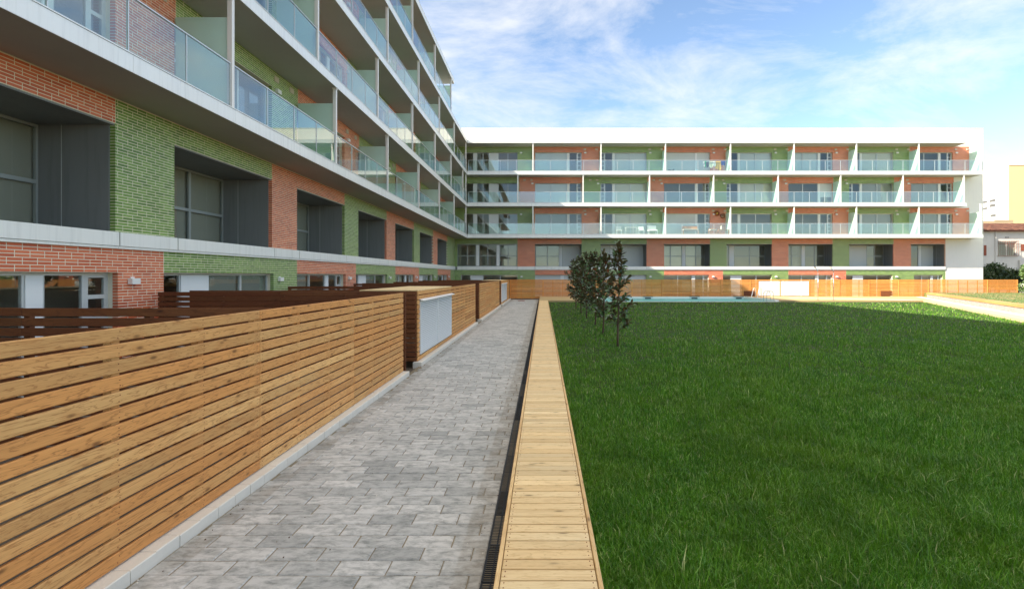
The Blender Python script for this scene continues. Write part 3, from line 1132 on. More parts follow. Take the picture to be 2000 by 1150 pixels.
box_part('fascia_end', [FL.B(41.8, 41.82, -3.0, 1.418, Z1 + PITCH * 4 - 0.012, Z1 + PITCH * 4 + ST)], 'fascia', LW_)
FL.slab(US, UE, Z1 + PITCH * 3 + 0.0005 - 100, -3.0, -3.0) if False else None
zr3 = Z1 + PITCH * 3 + ST
box_part('rear_body', [(-22, -11.61, US, 62, -0.3, zr3 - 0.01), (-22, -11.61, US, 41.5, zr3 - 0.01, Z1 + PITCH * 4 + 0.25),
                       (-11.6, -8.91, US, US + 0.3, -0.3, Z1 + PITCH * 4)], 'room', LW_)
box_part('roof_end_wall', [(-11.6, -8.7, 41.5, 41.75, zr3 + 0.005, Z1 + PITCH * 4 - 0.005)], 'plaster', LW_)
FL.finish(300, lambda b: b[2] > 8.0 and b[4] > 1.75 and b[5] < 5.7 and (EYE + 0 - 0, True)[1] and b[4] < 2.1 + 8.6 / 8.6 * b[2] * 0.53)

# ---- far wing
FW = empty('apartment_wing', (15, 56, 0), 'long apartment wing with white parapet facing the camera behind the pool', 'apartment building')
FF = Facade(FW, 'far')
XE = 42.7
ff_open = [(-8.35, -2.53), (-0.8, 3.73), (5.57, 10.04), (11.73, 16.2), (17.8, 22.2), (23.8, 28.1), (29.7, 34.0), (35.7, 39.0)]
# ground floor
b0 = [-8.6, -0.8, 5.5, 11.73, 17.45, 23.8, 29.4, 39.05]
bays = [(b0[i], b0[i + 1], col_of(i)) for i in range(7)]
gops = [(-8.0, -2.5), (-0.8, 3.7), (5.5, 10.0), (11.73, 16.1), (17.45, 22.2), (23.8, 28.1), (29.4, 33.9), (36.0, 38.8)]
FF.storey(-0.06, 2.64, bays, [(a, b, -0.05, 2.16) for a, b in gops])
for i, (a, b) in enumerate(gops):
    cells = [('pane', 0.75), ('panel', 0.95), ('pane', 1.35), ('pane', 1.35)] if i % 2 == 0 else [('pane', 1.3), ('pane', 1.3), ('panel', 0.28), ('pane', 0.75), ('door', 0.5)]
    if i in (1, 2):
        cells = [('shutter', 2.2), ('panel', 0.3), ('shutter', 1.5)]
    FF.window(a + 0.002, b - 0.002, 0.0, 2.158, -0.2, cells, 'grey_frame', None, 0.06, [(0, 1, 'taupe')] if i % 2 else None)
    if i < 7:
        FF.lamp(b + 0.4, 1.98)
# first floor
b1 = [-8.6, -2.5, 3.73, 10.04, 16.2, 22.2, 28.1, 34.0, 39.05]
bays = [(b1[i], b1[i + 1], col_of(i)) for i in range(8)]
FF.storey(2.64, Z1 - 0.002, bays, [(a, b, 2.93, 5.15) for a, b in ff_open])
ff_cells = [
    [('pane_t', 1.0), ('pane_t', 0.9), ('post', 0.3), ('pane_t', 0.9), ('pane_t', 0.9), ('post', 0.3), ('pane_t', 0.9), ('pane_t', 0.9)],
    [('pane_t', 1.15), ('pane_t', 1.15), ('post', 0.3), ('shutter', 1.75)],
    [('shutter', 1.1), ('post', 0.25), ('shutter', 3.1)],
    [('pane_t', 0.9), ('pane_t', 1.1), ('post', 0.3), ('pane_t', 1.0), ('pane_t', 0.9)],
    [('pane_t', 0.6), ('post', 0.4), ('pane_t', 1.3), ('pane_t', 1.3)],
    [('pane_t', 0.9), ('pane_t', 0.9), ('post', 0.3), ('pane_t', 0.9), ('pane_t', 0.9)],
    [('pane_t', 0.5), ('shutter', 1.5), ('pane_t', 0.6), ('pane_t', 0.7)],
    [('pane_t', 0.7), ('pane_t', 0.7), ('post', 0.25), ('shutter', 1.0)]]
ff_back = [None, [(0, 0.55, 'greyblind')], None, [(0.0, 0.5, 'curtain'), (0.55, 0.8, 'curtain')], None, [(0.0, 0.4, 'taupe')], None, None]
for i, (a, b) in enumerate(ff_open):
    FF.loggia(a, b, 2.972, 5.149, 0.15 if i == 0 else 1.45, ff_cells[i], 4.02, ff_back[i])
    FF.sill(a, b)
    if i:
        FF.sill(ff_open[i - 1][1], a)
box_part('band_backing', [FF.B(-8.5, 39.04, -0.05, 0.03, 2.655, 2.955)], 'dark_panel', FW)
# upper storeys
up_open = [(-0.8, 3.73), (5.57, 10.04), (11.73, 16.2), (17.8, 22.2), (23.8, 28.1), (29.7, 34.0), (35.7, 39.75)]
posts0 = [-0.97, 5.46, 11.55, 17.7, 23.7, 29.6, 35.5]
posts1 = [-2.4, 3.77, 10.05, 16.1, 22.2, 28.1, 34.0]
shut = {(0, 2): 2, (2, 2): 1, (1, 4): 3, (0, 3): 0}
inner = {0: ['greyblind', 'curtain', None, None, None, 'taupe', 'taupe'],
         1: ['blind', 'curtain', None, 'curtain', None, 'taupe', 'taupe'],
         2: ['blind', 'blind', None, 'blind', 'blind', 'curtain', None]}
for k in range(3):
    zf = Z1 + ST + PITCH * k
    zs = Z1 + PITCH * (k + 1)
    ps = posts0 if k != 1 else posts1
    end = 41.35 if k != 1 else 39.85
    bn = [-8.6] + [p + 0.06 for p in ps] + [end]
    bays = [(bn[i], bn[i + 1], col_of(i)) for i in range(len(bn) - 1)]
    ops = [(-7.7, -2.5)] + up_open
    FF.storey(zf, zs - 0.002, bays, [(a, b, zf + 0.02, zs - 0.55) for a, b in ops])
    for i, (a, b) in enumerate(ops):
        if i == 0:
            cells = [('pane', 0.9), ('post', 0.35), ('pane', 0.6), ('pane', 0.6), ('panel', 0.9), ('pane', 0.95), ('pane', 0.95)]
            bk = None
        else:
            cells = L_UP(i % 2 == 0, shut.get((k, i - 1), 0))
            mt = inner[k][i - 1]
            bk = [(0.0, 0.68, mt) if i % 2 else (0.3, 1.0, mt)] if mt else None
        FF.window(a + 0.002, b - 0.002, zf + 0.02, zs - 0.552, -0.2, cells, 'grey_frame', None, 0.05, bk)
        lu = b + 0.35 if k != 1 else a - 0.25
        if not (i == 0 and k == 1):
            FF.lamp(lu, zs - 0.62)
        if i:
            if k != 1:
                FF.vent(b + 0.3, zs - 0.27)
                FF.vent(b + 1.45, zs - 0.27)
            else:
                FF.vent(a - 1.0, zs - 0.27)
                FF.vent(a - 0.35, zs - 0.27)
    xe = 41.5 if k != 1 else 39.95
    zsl = Z1 + PITCH * k
    box_part('balcony_slab', [FF.B(-7.2, xe, 0.0, 1.4, zsl, zsl + ST)], 'soffit', FW)
    box_part('floor_slab', [FF.B(-8.4, XE - 0.31, -3.0, -0.305, zsl, zsl + ST)], 'soffit', FW)
    u = -7.16
    while u < xe - 0.01:
        e = min(u + 3.0, xe)
        box_part('fascia_panel', [FF.B(u + 0.002, e - 0.002, 1.4, 1.418, zsl - 0.012, zsl + ST - 0.004), FF.B(u + 0.002, e - 0.002, 1.31, 1.43, zsl + ST + 0.001, zsl + ST + 0.016)], 'fascia', FW)
        u = e
    box_part('fascia_panel', [FF.B(xe, xe + 0.018, 0.0, 1.418, zsl - 0.012, zsl + ST - 0.004)], 'fascia', FW)
    allp = ps + ([41.35] if k != 1 else [39.75])
    for p in allp:
        FF.partition(p, zf, zs if not (p > 41) else zf + 2.9)
    prev = -7.14
    for p in allp:
        n = max(1, round((p - prev) / 1.5))
        FF.railing(prev + 0.06, p - 0.06, zf + 0.018, n)
        prev = p
zr = Z1 + PITCH * 3
box_part('roof_canopy', [FF.B(-7.2, 39.95, 0.0, 1.4, zr, zr + 0.27)], 'soffit', FW)
u = -7.16
while u < 39.94:
    e = min(u + 3.0, 39.95)
    box_part('fascia_panel', [FF.B(u + 0.002, e - 0.002, 1.4, 1.418, zr - 0.012, zr + 0.28), FF.B(u + 0.002, e - 0.002, 1.2, 1.43, zr + 0.281, zr + 0.30)], 'fascia', FW)
    u = e
box_part('fascia_panel', [FF.B(39.95, 39.968, 0.0, 1.418, zr - 0.012, zr + 0.28)], 'fascia', FW)
box_part('parapet', [(-11.6, XE, 50.2, 50.5, zr, 16.38)], 'plaster', FW)
box_part('parapet_cap', [(-11.6, XE + 0.03, 50.17, 50.53, 16.381, 16.41)], 'fascia', FW)
box_part('end_wall', [(39.06, XE, 50.2, 50.5, -0.3, Z1), (41.36, XE, 50.2, 50.5, Z1, Z1 + PITCH), (39.86, XE, 50.2, 50.5, Z1 + PITCH, Z1 + 2 * PITCH),
                      (41.36, XE, 50.2, 50.5, Z1 + 2 * PITCH, zr), (XE - 0.3, XE, 50.501, 62, -0.3, 16.38)], 'plaster', FW)
box_part('rear_body', [(-11.59, XE - 0.31, 53.2, 62, -0.3, 16.2)], 'room', FW)
box_part('roof', [(-11.6, XE - 0.31, 50.51, 53.19, zr, zr + ST)], 'room', FW)
FF.finish(0, None)

# ------------------------------------------------------------------ timber fences
FX = -2.93          # face of the path fences
NB, BP, BH = 15, 0.1105, 0.0905
FZ = 0.10


def run_y(root, y0, y1, x, joints, wood, face='+x', th=0.022, z0=FZ, skip=None, ps=True):
    """boards lying along y, facing +x"""
    cuts = [y0] + [j for j in joints if y0 < j < y1] + [y1]
    for i in range(len(cuts) - 1):
        for r_ in range(NB):
            z = z0 + r_ * BP + random.uniform(-0.002, 0.002)
            if skip and skip(cuts[i], cuts[i + 1], z):
                continue
            piece('board', (x - th, x + random.uniform(-0.001, 0.001), cuts[i] + 0.002, cuts[i + 1] - 0.002, z, z + BH), '+x', 0.006, wood, root)
    if ps:
        for i in range(len(cuts) - 1):
            L = cuts[i + 1] - cuts[i]
            for t_ in (0.035, L / 3, 2 * L / 3, L - 0.035 - 0.0):
                yy = cuts[i] + t_
                piece('post', (x - th - 0.06, x - th - 0.001, yy - 0.033, yy + 0.033, 0.02, z0 + NB * BP - 0.03), '+z', 0.003, wood, root)


def run_x(root, x0, x1, y, joints, wood, z0=FZ, th=0.022, ps=True, rows=NB):
    cuts = [x0] + [j for j in joints if x0 < j < x1] + [x1]
    for i in range(len(cuts) - 1):
        for r_ in range(rows):
            z = z0 + r_ * BP + random.uniform(-0.002, 0.002)
            piece('board', (cuts[i] + 0.002, cuts[i + 1] - 0.002, y + random.uniform(-0.001, 0.001), y + th, z, z + BH), '-y', 0.003, wood, root)
    if ps:
        n = max(2, int(round((x1 - x0) / 1.35)) + 1)
        for i in range(n):
            xx = x0 + 0.05 + (x1 - x0 - 0.1) * i / (n - 1)
            piece('post', (xx - 0.033, xx + 0.033, y + th + 0.001, y + th + 0.06, -0.05, z0 + rows * BP - 0.03), '+z', 0.003, wood, root)


fA = empty('timber_fence', (FX, 5, 0), 'long tan slatted timber fence nearest the camera along the paved path', 'fence')
run_y(fA, -0.05, 10.84, FX, [2.68, 5.35, 8.02], 'woodY')
sc_ = []
for jj in (0.0, 2.68, 5.35, 8.02):
    L_ = (2.68, 2.67, 2.67, 2.82)[int(jj / 2.6)]
    for t_ in (0.05, L_ / 3, 2 * L_ / 3, L_ - 0.05):
        for r_ in range(NB):
            for zz in (0.025, 0.066):
                yy = jj + t_ + random.uniform(-0.012, 0.012)
                zq = FZ + r_ * BP + zz + random.uniform(-0.004, 0.004)
                sc_.append((FX - 0.004, FX + 0.0022, yy - 0.0032, yy + 0.0032, zq - 0.0032, zq + 0.0032))
box_part('screw_heads', sc_, 'rust', fA, 'stuff')
fC = empty('timber_fence', (FX, 29, 0), 'tan slatted timber fence run beyond the first louvred shed, along the path', 'fence')
run_y(fC, 23.85, 34.65, FX, [26.5, 29.2, 31.9], 'woodY')
run_x(fC, FX - 0.42, FX - 0.025, 23.83, [], 'brownX', ps=False)


def shed(y0, ylv, y1, depth, label):
    r = empty('timber_shed', (FX - 0.6, (y0 + ylv) / 2, 0), label, 'shed')
    la, lb, lz0, lz1 = y0 + 0.22, ylv, 0.225, 1.50
    run_x(r, FX - depth, FX - 0.024, y0 - 0.024, [], 'brownX', ps=False)
    # side boards: whole above and below the louvre, then on to the end of the run
    for r_ in range(NB):
        z = FZ + r_ * BP
        if z + BH > lz0 and z < lz1 + 0.03:
            piece('board', (FX - 0.022, FX, y0, la - 0.02, z, z + BH), '+x', 0.006, 'woodY', r)
        else:
            piece('board', (FX - 0.022, FX, y0, (y0 + ylv) / 2, z, z + BH), '+x', 0.006, 'woodY', r)
            piece('board', (FX - 0.022, FX, (y0 + ylv) / 2 + 0.003, ylv, z, z + BH), '+x', 0.006, 'woodY', r)
    mid = (ylv + y1) / 2
    run_y(r, ylv + 0.003, y1, FX, [mid], 'woodY')
    box_part('roof_board', [(FX - depth, FX + 0.004, y0 - 0.03, ylv, FZ + NB * BP - 0.018, FZ + NB * BP + 0.004)], 'deck', r)
    box_part('corner_post', [(FX - 0.10, FX - 0.024, la - 0.09, la - 0.03, 0.06, 1.72), (FX - 0.10, FX - 0.024, lb + 0.01, lb + 0.07, 0.06, 1.72)], 'woodY', r)
    w2 = (lb - la) / 2
    for i in range(2):
        a, b = la + i * w2 + 0.008, la + (i + 1) * w2 - 0.008
        dr = box_part('louvre_door', [(FX - 0.03, FX + 0.012, a, a + 0.035, lz0, lz1), (FX - 0.03, FX + 0.012, b - 0.035, b, lz0, lz1),
                                      (FX - 0.03, FX + 0.012, a + 0.035, b - 0.035, lz0, lz0 + 0.03), (FX - 0.03, FX + 0.012, a + 0.035, b - 0.035, lz1 - 0.03, lz1),
                                      ], 'louvre', r)
        box_part('backing', [(FX - 0.038, FX - 0.031, a, b, lz0, lz1)], 'greyblind', dr)
        n = 26
        p = (lz1 - lz0 - 0.07) / n
        L = b - a - 0.072
        key = ('louvre', round(L, 3))
        if key not in _cache:
            v = [(-0.012, -L / 2, 0.014), (0.014, -L / 2, -0.010), (0.014, L / 2, -0.010), (-0.012, L / 2, 0.014)]
            v += [(x_ , y_, z_ - 0.005) for x_, y_, z_ in v]
            _cache[key] = mesh_from('slat', v, [(0, 1, 2, 3), (7, 6, 5, 4), (1, 0, 4, 5), (3, 2, 6, 7), (2, 1, 5, 6), (0, 3, 7, 4)])
        for q in range(n):
            obj('slat', _cache[key], 'louvre', dr, (FX - 0.006, (a + b) / 2, lz0 + 0.035 + (q + 0.5) * p))
    v = [(FX - 0.02, la - 0.06, lz1 + 0.045), (FX + 0.10, la - 0.06, lz1 + 0.01), (FX + 0.10, lb + 0.06, lz1 + 0.01), (FX - 0.02, lb + 0.06, lz1 + 0.045)]
    v += [(x_, y_, z_ - 0.012) for x_, y_, z_ in v]
    obj('drip_cap', mesh_from('drip_cap', v, [(0, 1, 2, 3), (7, 6, 5, 4), (1, 0, 4, 5), (3, 2, 6, 7), (2, 1, 5, 6), (0, 3, 7, 4)]), 'louvre', r)
    return r


shed(12.08, 16.5, 22.38, 1.35, 'timber shed with white louvred doors facing the path, nearer the camera')
shed(35.98, 41.4, 45.0, 1.35, 'timber shed with white louvred doors at the far end of the path')

names = ['first', 'second', 'third', 'fourth', 'fifth', 'sixth', 'seventh', 'eighth', 'ninth', 'tenth']
DV = [5.75, 11.4, 12.42, 17.2, 23.15, 24.25, 29.3, 35.1, 36.3, 41.6]
for i, yy in enumerate(DV):
    r = empty('patio_divider', (-5.8, yy, 0), 'dark brown slatted patio divider, %s counted from the camera, between facade and path fence' % names[i], 'fence', 'patio dividers')
    xr = FX - 0.1 if i not in (2, 8) else FX - 1.38
    run_x(r, -8.5, xr, yy, [-5.8], 'brownX')

far = empty('timber_fence', (18, 45, 0), 'long orange slatted timber fence behind the pool below the far wing', 'fence')
jo = [-2.6 + 2.58 * i for i in range(1, 18)]
LVa, LVb = 18.76, 23.1
zt = FZ + 0.0
cuts = [-2.86] + [j for j in jo] + [41.3]
for i in range(len(cuts) - 1):
    for r_ in range(NB):
        z = FZ + r_ * BP
        a, b = cuts[i], cuts[i + 1]
        segs = [(a, b)]
        if z + BH > 0.33 and z < 1.60:
            segs = []
            for s, e in ((a, min(b, LVa - 0.02)), (max(a, LVb + 0.02), b)):
                if e - s > 0.05:
                    segs.append((s, e))
        for s, e in segs:
            piece('board', (s + 0.004, e - 0.004, 45.0 + random.uniform(-0.002, 0.002), 45.022, z, z + BH), '-y', 0.003, 'woodX', far)
    piece('post', (cuts[i] - 0.04, cuts[i] + 0.04, 44.978, 44.998, 0.05, 1.74), '-y', 0.003, 'woodX', far)
    for q in (1 / 3, 2 / 3):
        xx = cuts[i] + (cuts[i + 1] - cuts[i]) * q
        piece('batten', (xx - 0.03, xx + 0.03, 45.024, 45.06, 0.05, 1.7), '+z', 0.003, 'woodX', far)
for i in range(2):
    a, b = LVa + (LVb - LVa) / 2 * i + 0.01, LVa + (LVb - LVa) / 2 * (i + 1) - 0.01
    dr = box_part('louvre_door', [(a, a + 0.05, 44.97, 45.01, 0.34, 1.60), (b - 0.05, b, 44.97, 45.01, 0.34, 1.60), (a, b, 45.011, 45.02, 0.34, 1.60)], 'louvre', far)
    box_part('slats', [(a + 0.05, b - 0.05, 44.98, 45.01, 0.345 + q * 0.045, 0.38 + q * 0.045) for q in range(27)], 'louvre', dr, 'stuff')
for a in (17.45, 29.35):
    box_part('hatch', [(a, a + 0.95, 44.95, 44.977, 0.34, 0.76)], 'brownX', far)
# ------------------------------------------------------------------ young magnolias
TREES = []


def leaf_mesh(name, L, wdt, curl):
    v = [(0, 0, 0), (L * 0.35, -wdt * 0.48, 0.18 * wdt), (L * 0.35, 0, 0), (L * 0.35, wdt * 0.48, 0.18 * wdt),
         (L * 0.72, -wdt * 0.42, 0.12 * wdt - curl), (L * 0.72, 0, -curl), (L * 0.72, wdt * 0.42, 0.12 * wdt - curl), (L, 0, -curl * 2.2)]
    f = [(0, 1, 2), (0, 2, 3), (1, 4, 5, 2), (2, 5, 6, 3), (4, 7, 5), (5, 7, 6)]
    me = mesh_from(name, v, f)
    for p in me.polygons:
        p.use_smooth = True
    return me


LEAVES = [leaf_mesh('leaf', 0.165, 0.076, 0.006), leaf_mesh('leaf', 0.185, 0.08, 0.014), leaf_mesh('leaf', 0.14, 0.07, 0.0), leaf_mesh('leaf', 0.195, 0.085, 0.02)]
for i, me in enumerate(LEAVES):
    me.materials.append(M['leaf'] if i != 2 else M['leaf_new'])


def magnolia(x, y, top, spread, nbr, label, single, seed):
    R = random.Random(seed)
    r = empty('magnolia_tree', (x, y, LZ), label, 'tree', 'young magnolias in a row on the lawn')
    H = top - LZ
    pts, rad = [], []
    for i in range(9):
        t = i / 8
        pts.append((x + math.sin(t * 5 + seed) * 0.02, y + math.cos(t * 4 + seed) * 0.02, LZ + H * t * 0.96))
        rad.append(0.026 * (1 - t) + 0.006)
    obj('trunk', tube_mesh('trunk', [(pts, rad)], 8), 'bark', r)
    br = []
    lv = []

    def put(p, d, up=0.35):
        d = d.normalized()
        side = d.cross(Vector((0, 0, 1)))
        if side.length < 0.05:
            side = Vector((1, 0, 0))
        side.normalize()
        nrm = side.cross(d).normalized()
        q = Matrix((d, nrm.cross(d), nrm)).transposed().to_4x4()
        roll = Matrix.Rotation(R.uniform(-0.7, 0.7), 4, 'X')
        s = R.uniform(0.8, 1.15)
        lv.append(Matrix.Translation(p) @ q @ roll @ Matrix.Scale(s, 4))

    for i in range(nbr):
        t = 0.16 + 0.80 * (i + R.random() * 0.6) / nbr
        a = i * 2.4 + R.uniform(-0.5, 0.5)
        prof = math.sin(min(1.0, (t - 0.05) * 1.25) * math.pi * 0.86) ** 0.7
        L = spread * (0.35 + 0.75 * prof) * R.uniform(0.7, 1.1)
        if t > 0.85:
            L *= 0.6
        base = Vector((x, y, LZ + H * t * 0.93))
        el = 0.35 + 0.55 * t + R.uniform(-0.15, 0.2)
        dr = Vector((math.cos(a) * math.cos(el), math.sin(a) * math.cos(el), math.sin(el)))
        bp = [base + dr * L * s + Vector((0, 0, 0.10 * s * s)) for s in (0, 0.35, 0.7, 1.0)]
        br.append((bp, [0.010, 0.008, 0.006, 0.004]))
        n = int(8 + 18 * L / 0.6)
        for k in range(n):
            s = 0.25 + 0.75 * (k + R.random()) / n
            p = base + dr * L * s + Vector((0, 0, 0.10 * s * s))
            aa = k * 2.4 + R.uniform(-0.4, 0.4)
            side = dr.cross(Vector((0, 0, 1))).normalized()
            upv = side.cross(dr)
            d = dr * R.uniform(0.3, 0.9) + side * math.cos(aa) * 0.8 + upv * math.sin(aa) * 0.7 + Vector((0, 0, R.uniform(-0.25, 0.45)))
            put(p, d)
    for k in range(12):
        aa = k * 2.4
        put(Vector((x, y, LZ + H * (0.86 + 0.011 * k))), Vector((math.cos(aa) * 0.5, math.sin(aa) * 0.5, 1.0)))
    obj('branches', tube_mesh('branches', br, 5), 'bark', r)
    R.shuffle(lv)
    n1 = min(single, len(lv))
    for mt in lv[:n1]:
        me = LEAVES[R.choice((0, 0, 1, 1, 2, 3))]
        o = bpy.data.objects.new('leaf', me)
        loc = mt.to_translation()
        place(o, r, loc)
        lm = mt.copy()
        lm.translation = loc - W[r.name]
        o.matrix_local = lm
    rest_ = lv[n1:]
    if rest_:
        V, F, MI = [], [], []
        for mt in rest_:
            me = LEAVES[R.choice((0, 0, 1, 1, 2, 3))]
            n0 = len(V)
            V += [mt @ v.co for v in me.vertices]
            F += [tuple(n0 + i for i in p.vertices) for p in me.polygons]
        me = mesh_from('crown', V, F)
        for p in me.polygons:
            p.use_smooth = True
        obj('crown', me, 'leaf', r, (0, 0, 0), 'stuff')
    return r


TP = [(2.05, 14.1, 3.00, 0.42, 24), (1.98, 17.0, 2.92, 0.46, 25), (2.02, 20.1, 3.06, 0.60, 32), (1.93, 23.2, 3.16, 0.66, 34), (1.92, 26.4, 3.08, 0.70, 34), (1.90, 29.8, 3.0, 0.72, 32)]
TL = ['slim young magnolia tree nearest the camera, rust-coloured leaf at its tip', 'young magnolia tree second nearest the camera on the lawn',
      'young magnolia tree third from the camera in the lawn row', 'young magnolia tree fourth from the camera in the lawn row',
      'young magnolia tree fifth from the camera in the lawn row', 'young magnolia tree farthest from the camera in the lawn row']
for i, (x, y, tp, sp_, nb) in enumerate(TP):
    magnolia(x, y, tp, sp_, nb, TL[i], 300 if i < 2 else 0, 11 + i)

# ------------------------------------------------------------------ pool things
def rail_pts(pts, n=6):
    return pts


for i, (dx, lab) in enumerate(((0.0, 'curved steel pool ladder at the right edge of the pool'),)):
    lr = empty('pool_ladder', (17.2, 38.9, BZ), lab, 'ladder')
    for yy in (38.75, 39.3):
        pp = [(16.75, yy, -0.6)]
        pp += [(16.75, yy, 0.6)]
        for k in range(7):
            a = math.pi * k / 6
            pp.append((17.0 - 0.25 * math.cos(a), yy, 0.72 + 0.22 * math.sin(a)))
        pp += [(17.25, yy, 0.5), (17.28, yy, BZ)]
        obj('handrail', tube_mesh('handrail', [(pp, 0.021)], 8), 'chrome', lr)
    for z in (-0.3, 0.0):
        box_part('rung', [(16.72, 16.82, 38.76, 39.29, z, z + 0.03)], 'chrome', lr)
# handrails whose picture shows them side by side, along the far edge
lr = empty('pool_handrail', (17.6, 44.0, BZ), 'pair of slanting white handrails at the far pool corner', 'handrail')
for xx in (17.35, 17.85):
    pp = [(xx, 43.2, 0.1), (xx + 0.28, 43.6, 0.62), (xx + 0.52, 43.95, 0.98), (xx + 0.66, 44.1, 1.03), (xx + 0.78, 44.2, 0.96), (xx + 0.80, 44.25, BZ)]
    obj('handrail', tube_mesh('handrail', [(pp, 0.032)], 8), 'steel', lr)
for i, (xx, lab) in enumerate(((20.4, 'thin steel shower pole by the pool, left of the two'), (21.55, 'thin steel shower pole by the pool, right of the two'))):
    sr = empty('shower_pole', (xx, 38.4, BZ), lab, 'shower', 'pool showers')
    obj('pole', tube_mesh('pole', [([(xx, 38.4, BZ), (xx, 38.4, 2.35)], 0.024)], 8), 'chrome', sr)
    obj('shower_arm', tube_mesh('shower_arm', [([(xx, 38.4, 2.34), (xx - 0.03, 38.4, 2.45), (xx - 0.2, 38.4, 2.74)], 0.03)], 8), 'chrome', sr)
    obj('shower_head', tube_mesh('shower_head', [([(xx - 0.16, 38.4, 2.74), (xx - 0.24, 38.4, 2.70)], [0.03, 0.075])], 12), 'chrome', sr)
    box_part('base_plate', [(xx - 0.09, xx + 0.09, 38.31, 38.49, BZ, BZ + 0.015)], 'chrome', sr)
    obj('tap', tube_mesh('tap', [([(xx, 38.4, 1.2), (xx, 38.28, 1.2)], 0.02)], 8), 'chrome', sr)

# ------------------------------------------------------------------ balcony things
BALC0 = Z1 + ST + 0.002
BALC2 = Z1 + ST + 2 * PITCH + 0.002


def X_at(px, Y):
    return (px - 1061) / 1010 * Y


def chair_boxes(x, y, z, w, d, seat, back, t=0.05):
    b = [(x, x + t, y, y + t, z, z + seat), (x + w - t, x + w, y, y + t, z, z + seat),
         (x, x + t, y + d - t, y + d, z, z + back), (x + w - t, x + w, y + d - t, y + d, z, z + back)]
    return b


def seat_thing(name, label, cat, x, y, z, w, d, seat, back, wood, cush=True):
    r = empty(name, (x + w / 2, y + d / 2, z), label, cat)
    t = 0.05
    for b in chair_boxes(x, y, z, w, d, seat, back):
        box_part('leg', [b], wood, r)
    box_part('seat', [(x, x + w, y + 0.001, y + d - t - 0.001, z + seat + 0.001, z + seat + 0.05)], wood, r)
    box_part('backrest', [(x + t, x + w - t, y + d - t + 0.01, y + d - 0.01, z + seat + 0.1, z + back)], wood, r)
    if cush:
        box_part('cushion', [(x + 0.03, x + w - 0.03, y + 0.02, y + d - t - 0.02, z + seat + 0.051, z + seat + 0.12)], 'cushion', r)
    return r


Yb = 49.25
x0 = X_at(1334, Yb)
seat_thing('garden_bench', 'teak garden bench with white cushion on the lowest balcony', 'bench', x0, Yb - 0.1, BALC0, 1.5, 0.6, 0.42, 0.9, 'teak')
x0 = X_at(1386.5, Yb)
seat_thing('garden_chair', 'small teak chair with white cushion right of the bench', 'chair', x0, Yb - 0.1, BALC0, 0.68, 0.55, 0.40, 0.62, 'teak')
x0 = X_at(1404, Yb)
tb = empty('side_table', (x0 + 0.45, Yb, BALC0), 'low teak side table beside the small chair on the balcony', 'table')
for b in ((x0, x0 + 0.06, Yb - 0.2, Yb - 0.14), (x0 + 0.84, x0 + 0.9, Yb - 0.2, Yb - 0.14), (x0, x0 + 0.06, Yb + 0.3, Yb + 0.36), (x0 + 0.84, x0 + 0.9, Yb + 0.3, Yb + 0.36)):
    box_part('leg', [(*b, BALC0, BALC0 + 0.44)], 'teak', tb)
box_part('table_top', [(x0, x0 + 0.9, Yb - 0.2, Yb + 0.36, BALC0 + 0.441, BALC0 + 0.49)], 'teak', tb)
vz = BALC0 + 0.491
vs_ = obj('vase', tube_mesh('vase', [([(x0 + 0.25, Yb + 0.05, vz), (x0 + 0.25, Yb + 0.05, vz + 0.12), (x0 + 0.25, Yb + 0.05, vz + 0.24), (x0 + 0.25, Yb + 0.05, vz + 0.36)], [0.06, 0.09, 0.06, 0.05])], 12), 'cloth_cream')
tag(vs_, 'slim cream vase standing on the low teak side table', 'vase')
# two round clay ornaments on the wall
for (px_, py_, lab, rr) in ((1400, 417, 'round clay sun ornament with yellow centre on red brick wall', 0.24), (1411.5, 421.8, 'smaller round clay ornament lower right on red brick wall', 0.2)):
    X_, Z_ = X_at(px_, 50.17), EYE + (538 - py_) * 50.17 / 1010
    o = empty('wall_ornament', (X_, 50.17, Z_), lab, 'ornament')
    ring = [([(X_ + rr * math.cos(a), 50.14, Z_ + rr * math.sin(a)) for a in [i * math.pi / 9 for i in range(19)]], 0.05)]
    obj('rim', tube_mesh('rim', ring, 6), 'clay', o)
    obj('disc', tube_mesh('disc', [([(X_, 50.18, Z_), (X_, 50.12, Z_), (X_, 50.09, Z_)], [rr * 0.9, rr * 0.5, 0.05])], 14), 'clay' if rr > 0.22 else 'cloth_cream', o)
    obj('boss', tube_mesh('boss', [([(X_, 50.1, Z_), (X_, 50.06, Z_)], [0.09, 0.05])], 10), 'clay_yellow' if rr > 0.22 else 'clay', o)
# pale chairs and table on the next balcony to the left
for i, (px_, lab) in enumerate(((1204, 'white patio chair at the left side of the balcony table'), (1248, 'white patio chair at the right side of the balcony table'))):
    seat_thing('patio_chair', lab, 'chair', X_at(px_, Yb), Yb, BALC0, 0.52, 0.5, 0.42, 0.85, 'steel', False)
x0 = X_at(1222, Yb)
tb = empty('patio_table', (x0 + 0.5, Yb, BALC0), 'white patio table between two chairs on the lowest balcony', 'table')
for b in ((x0, x0 + 0.04, Yb, Yb + 0.04), (x0 + 1.06, x0 + 1.1, Yb, Yb + 0.04), (x0, x0 + 0.04, Yb + 0.6, Yb + 0.64), (x0 + 1.06, x0 + 1.1, Yb + 0.6, Yb + 0.64)):
    box_part('leg', [(*b, BALC0, BALC0 + 0.7)], 'steel', tb)
box_part('table_top', [(x0, x0 + 1.1, Yb, Yb + 0.64, BALC0 + 0.701, BALC0 + 0.735)], 'steel', tb)
seat_thing('lounge_chair', 'pale armchair against green brick on the lowest balcony', 'chair', X_at(1267, Yb), Yb, BALC0, 0.85, 0.7, 0.4, 0.95, 'cloth_white', True)
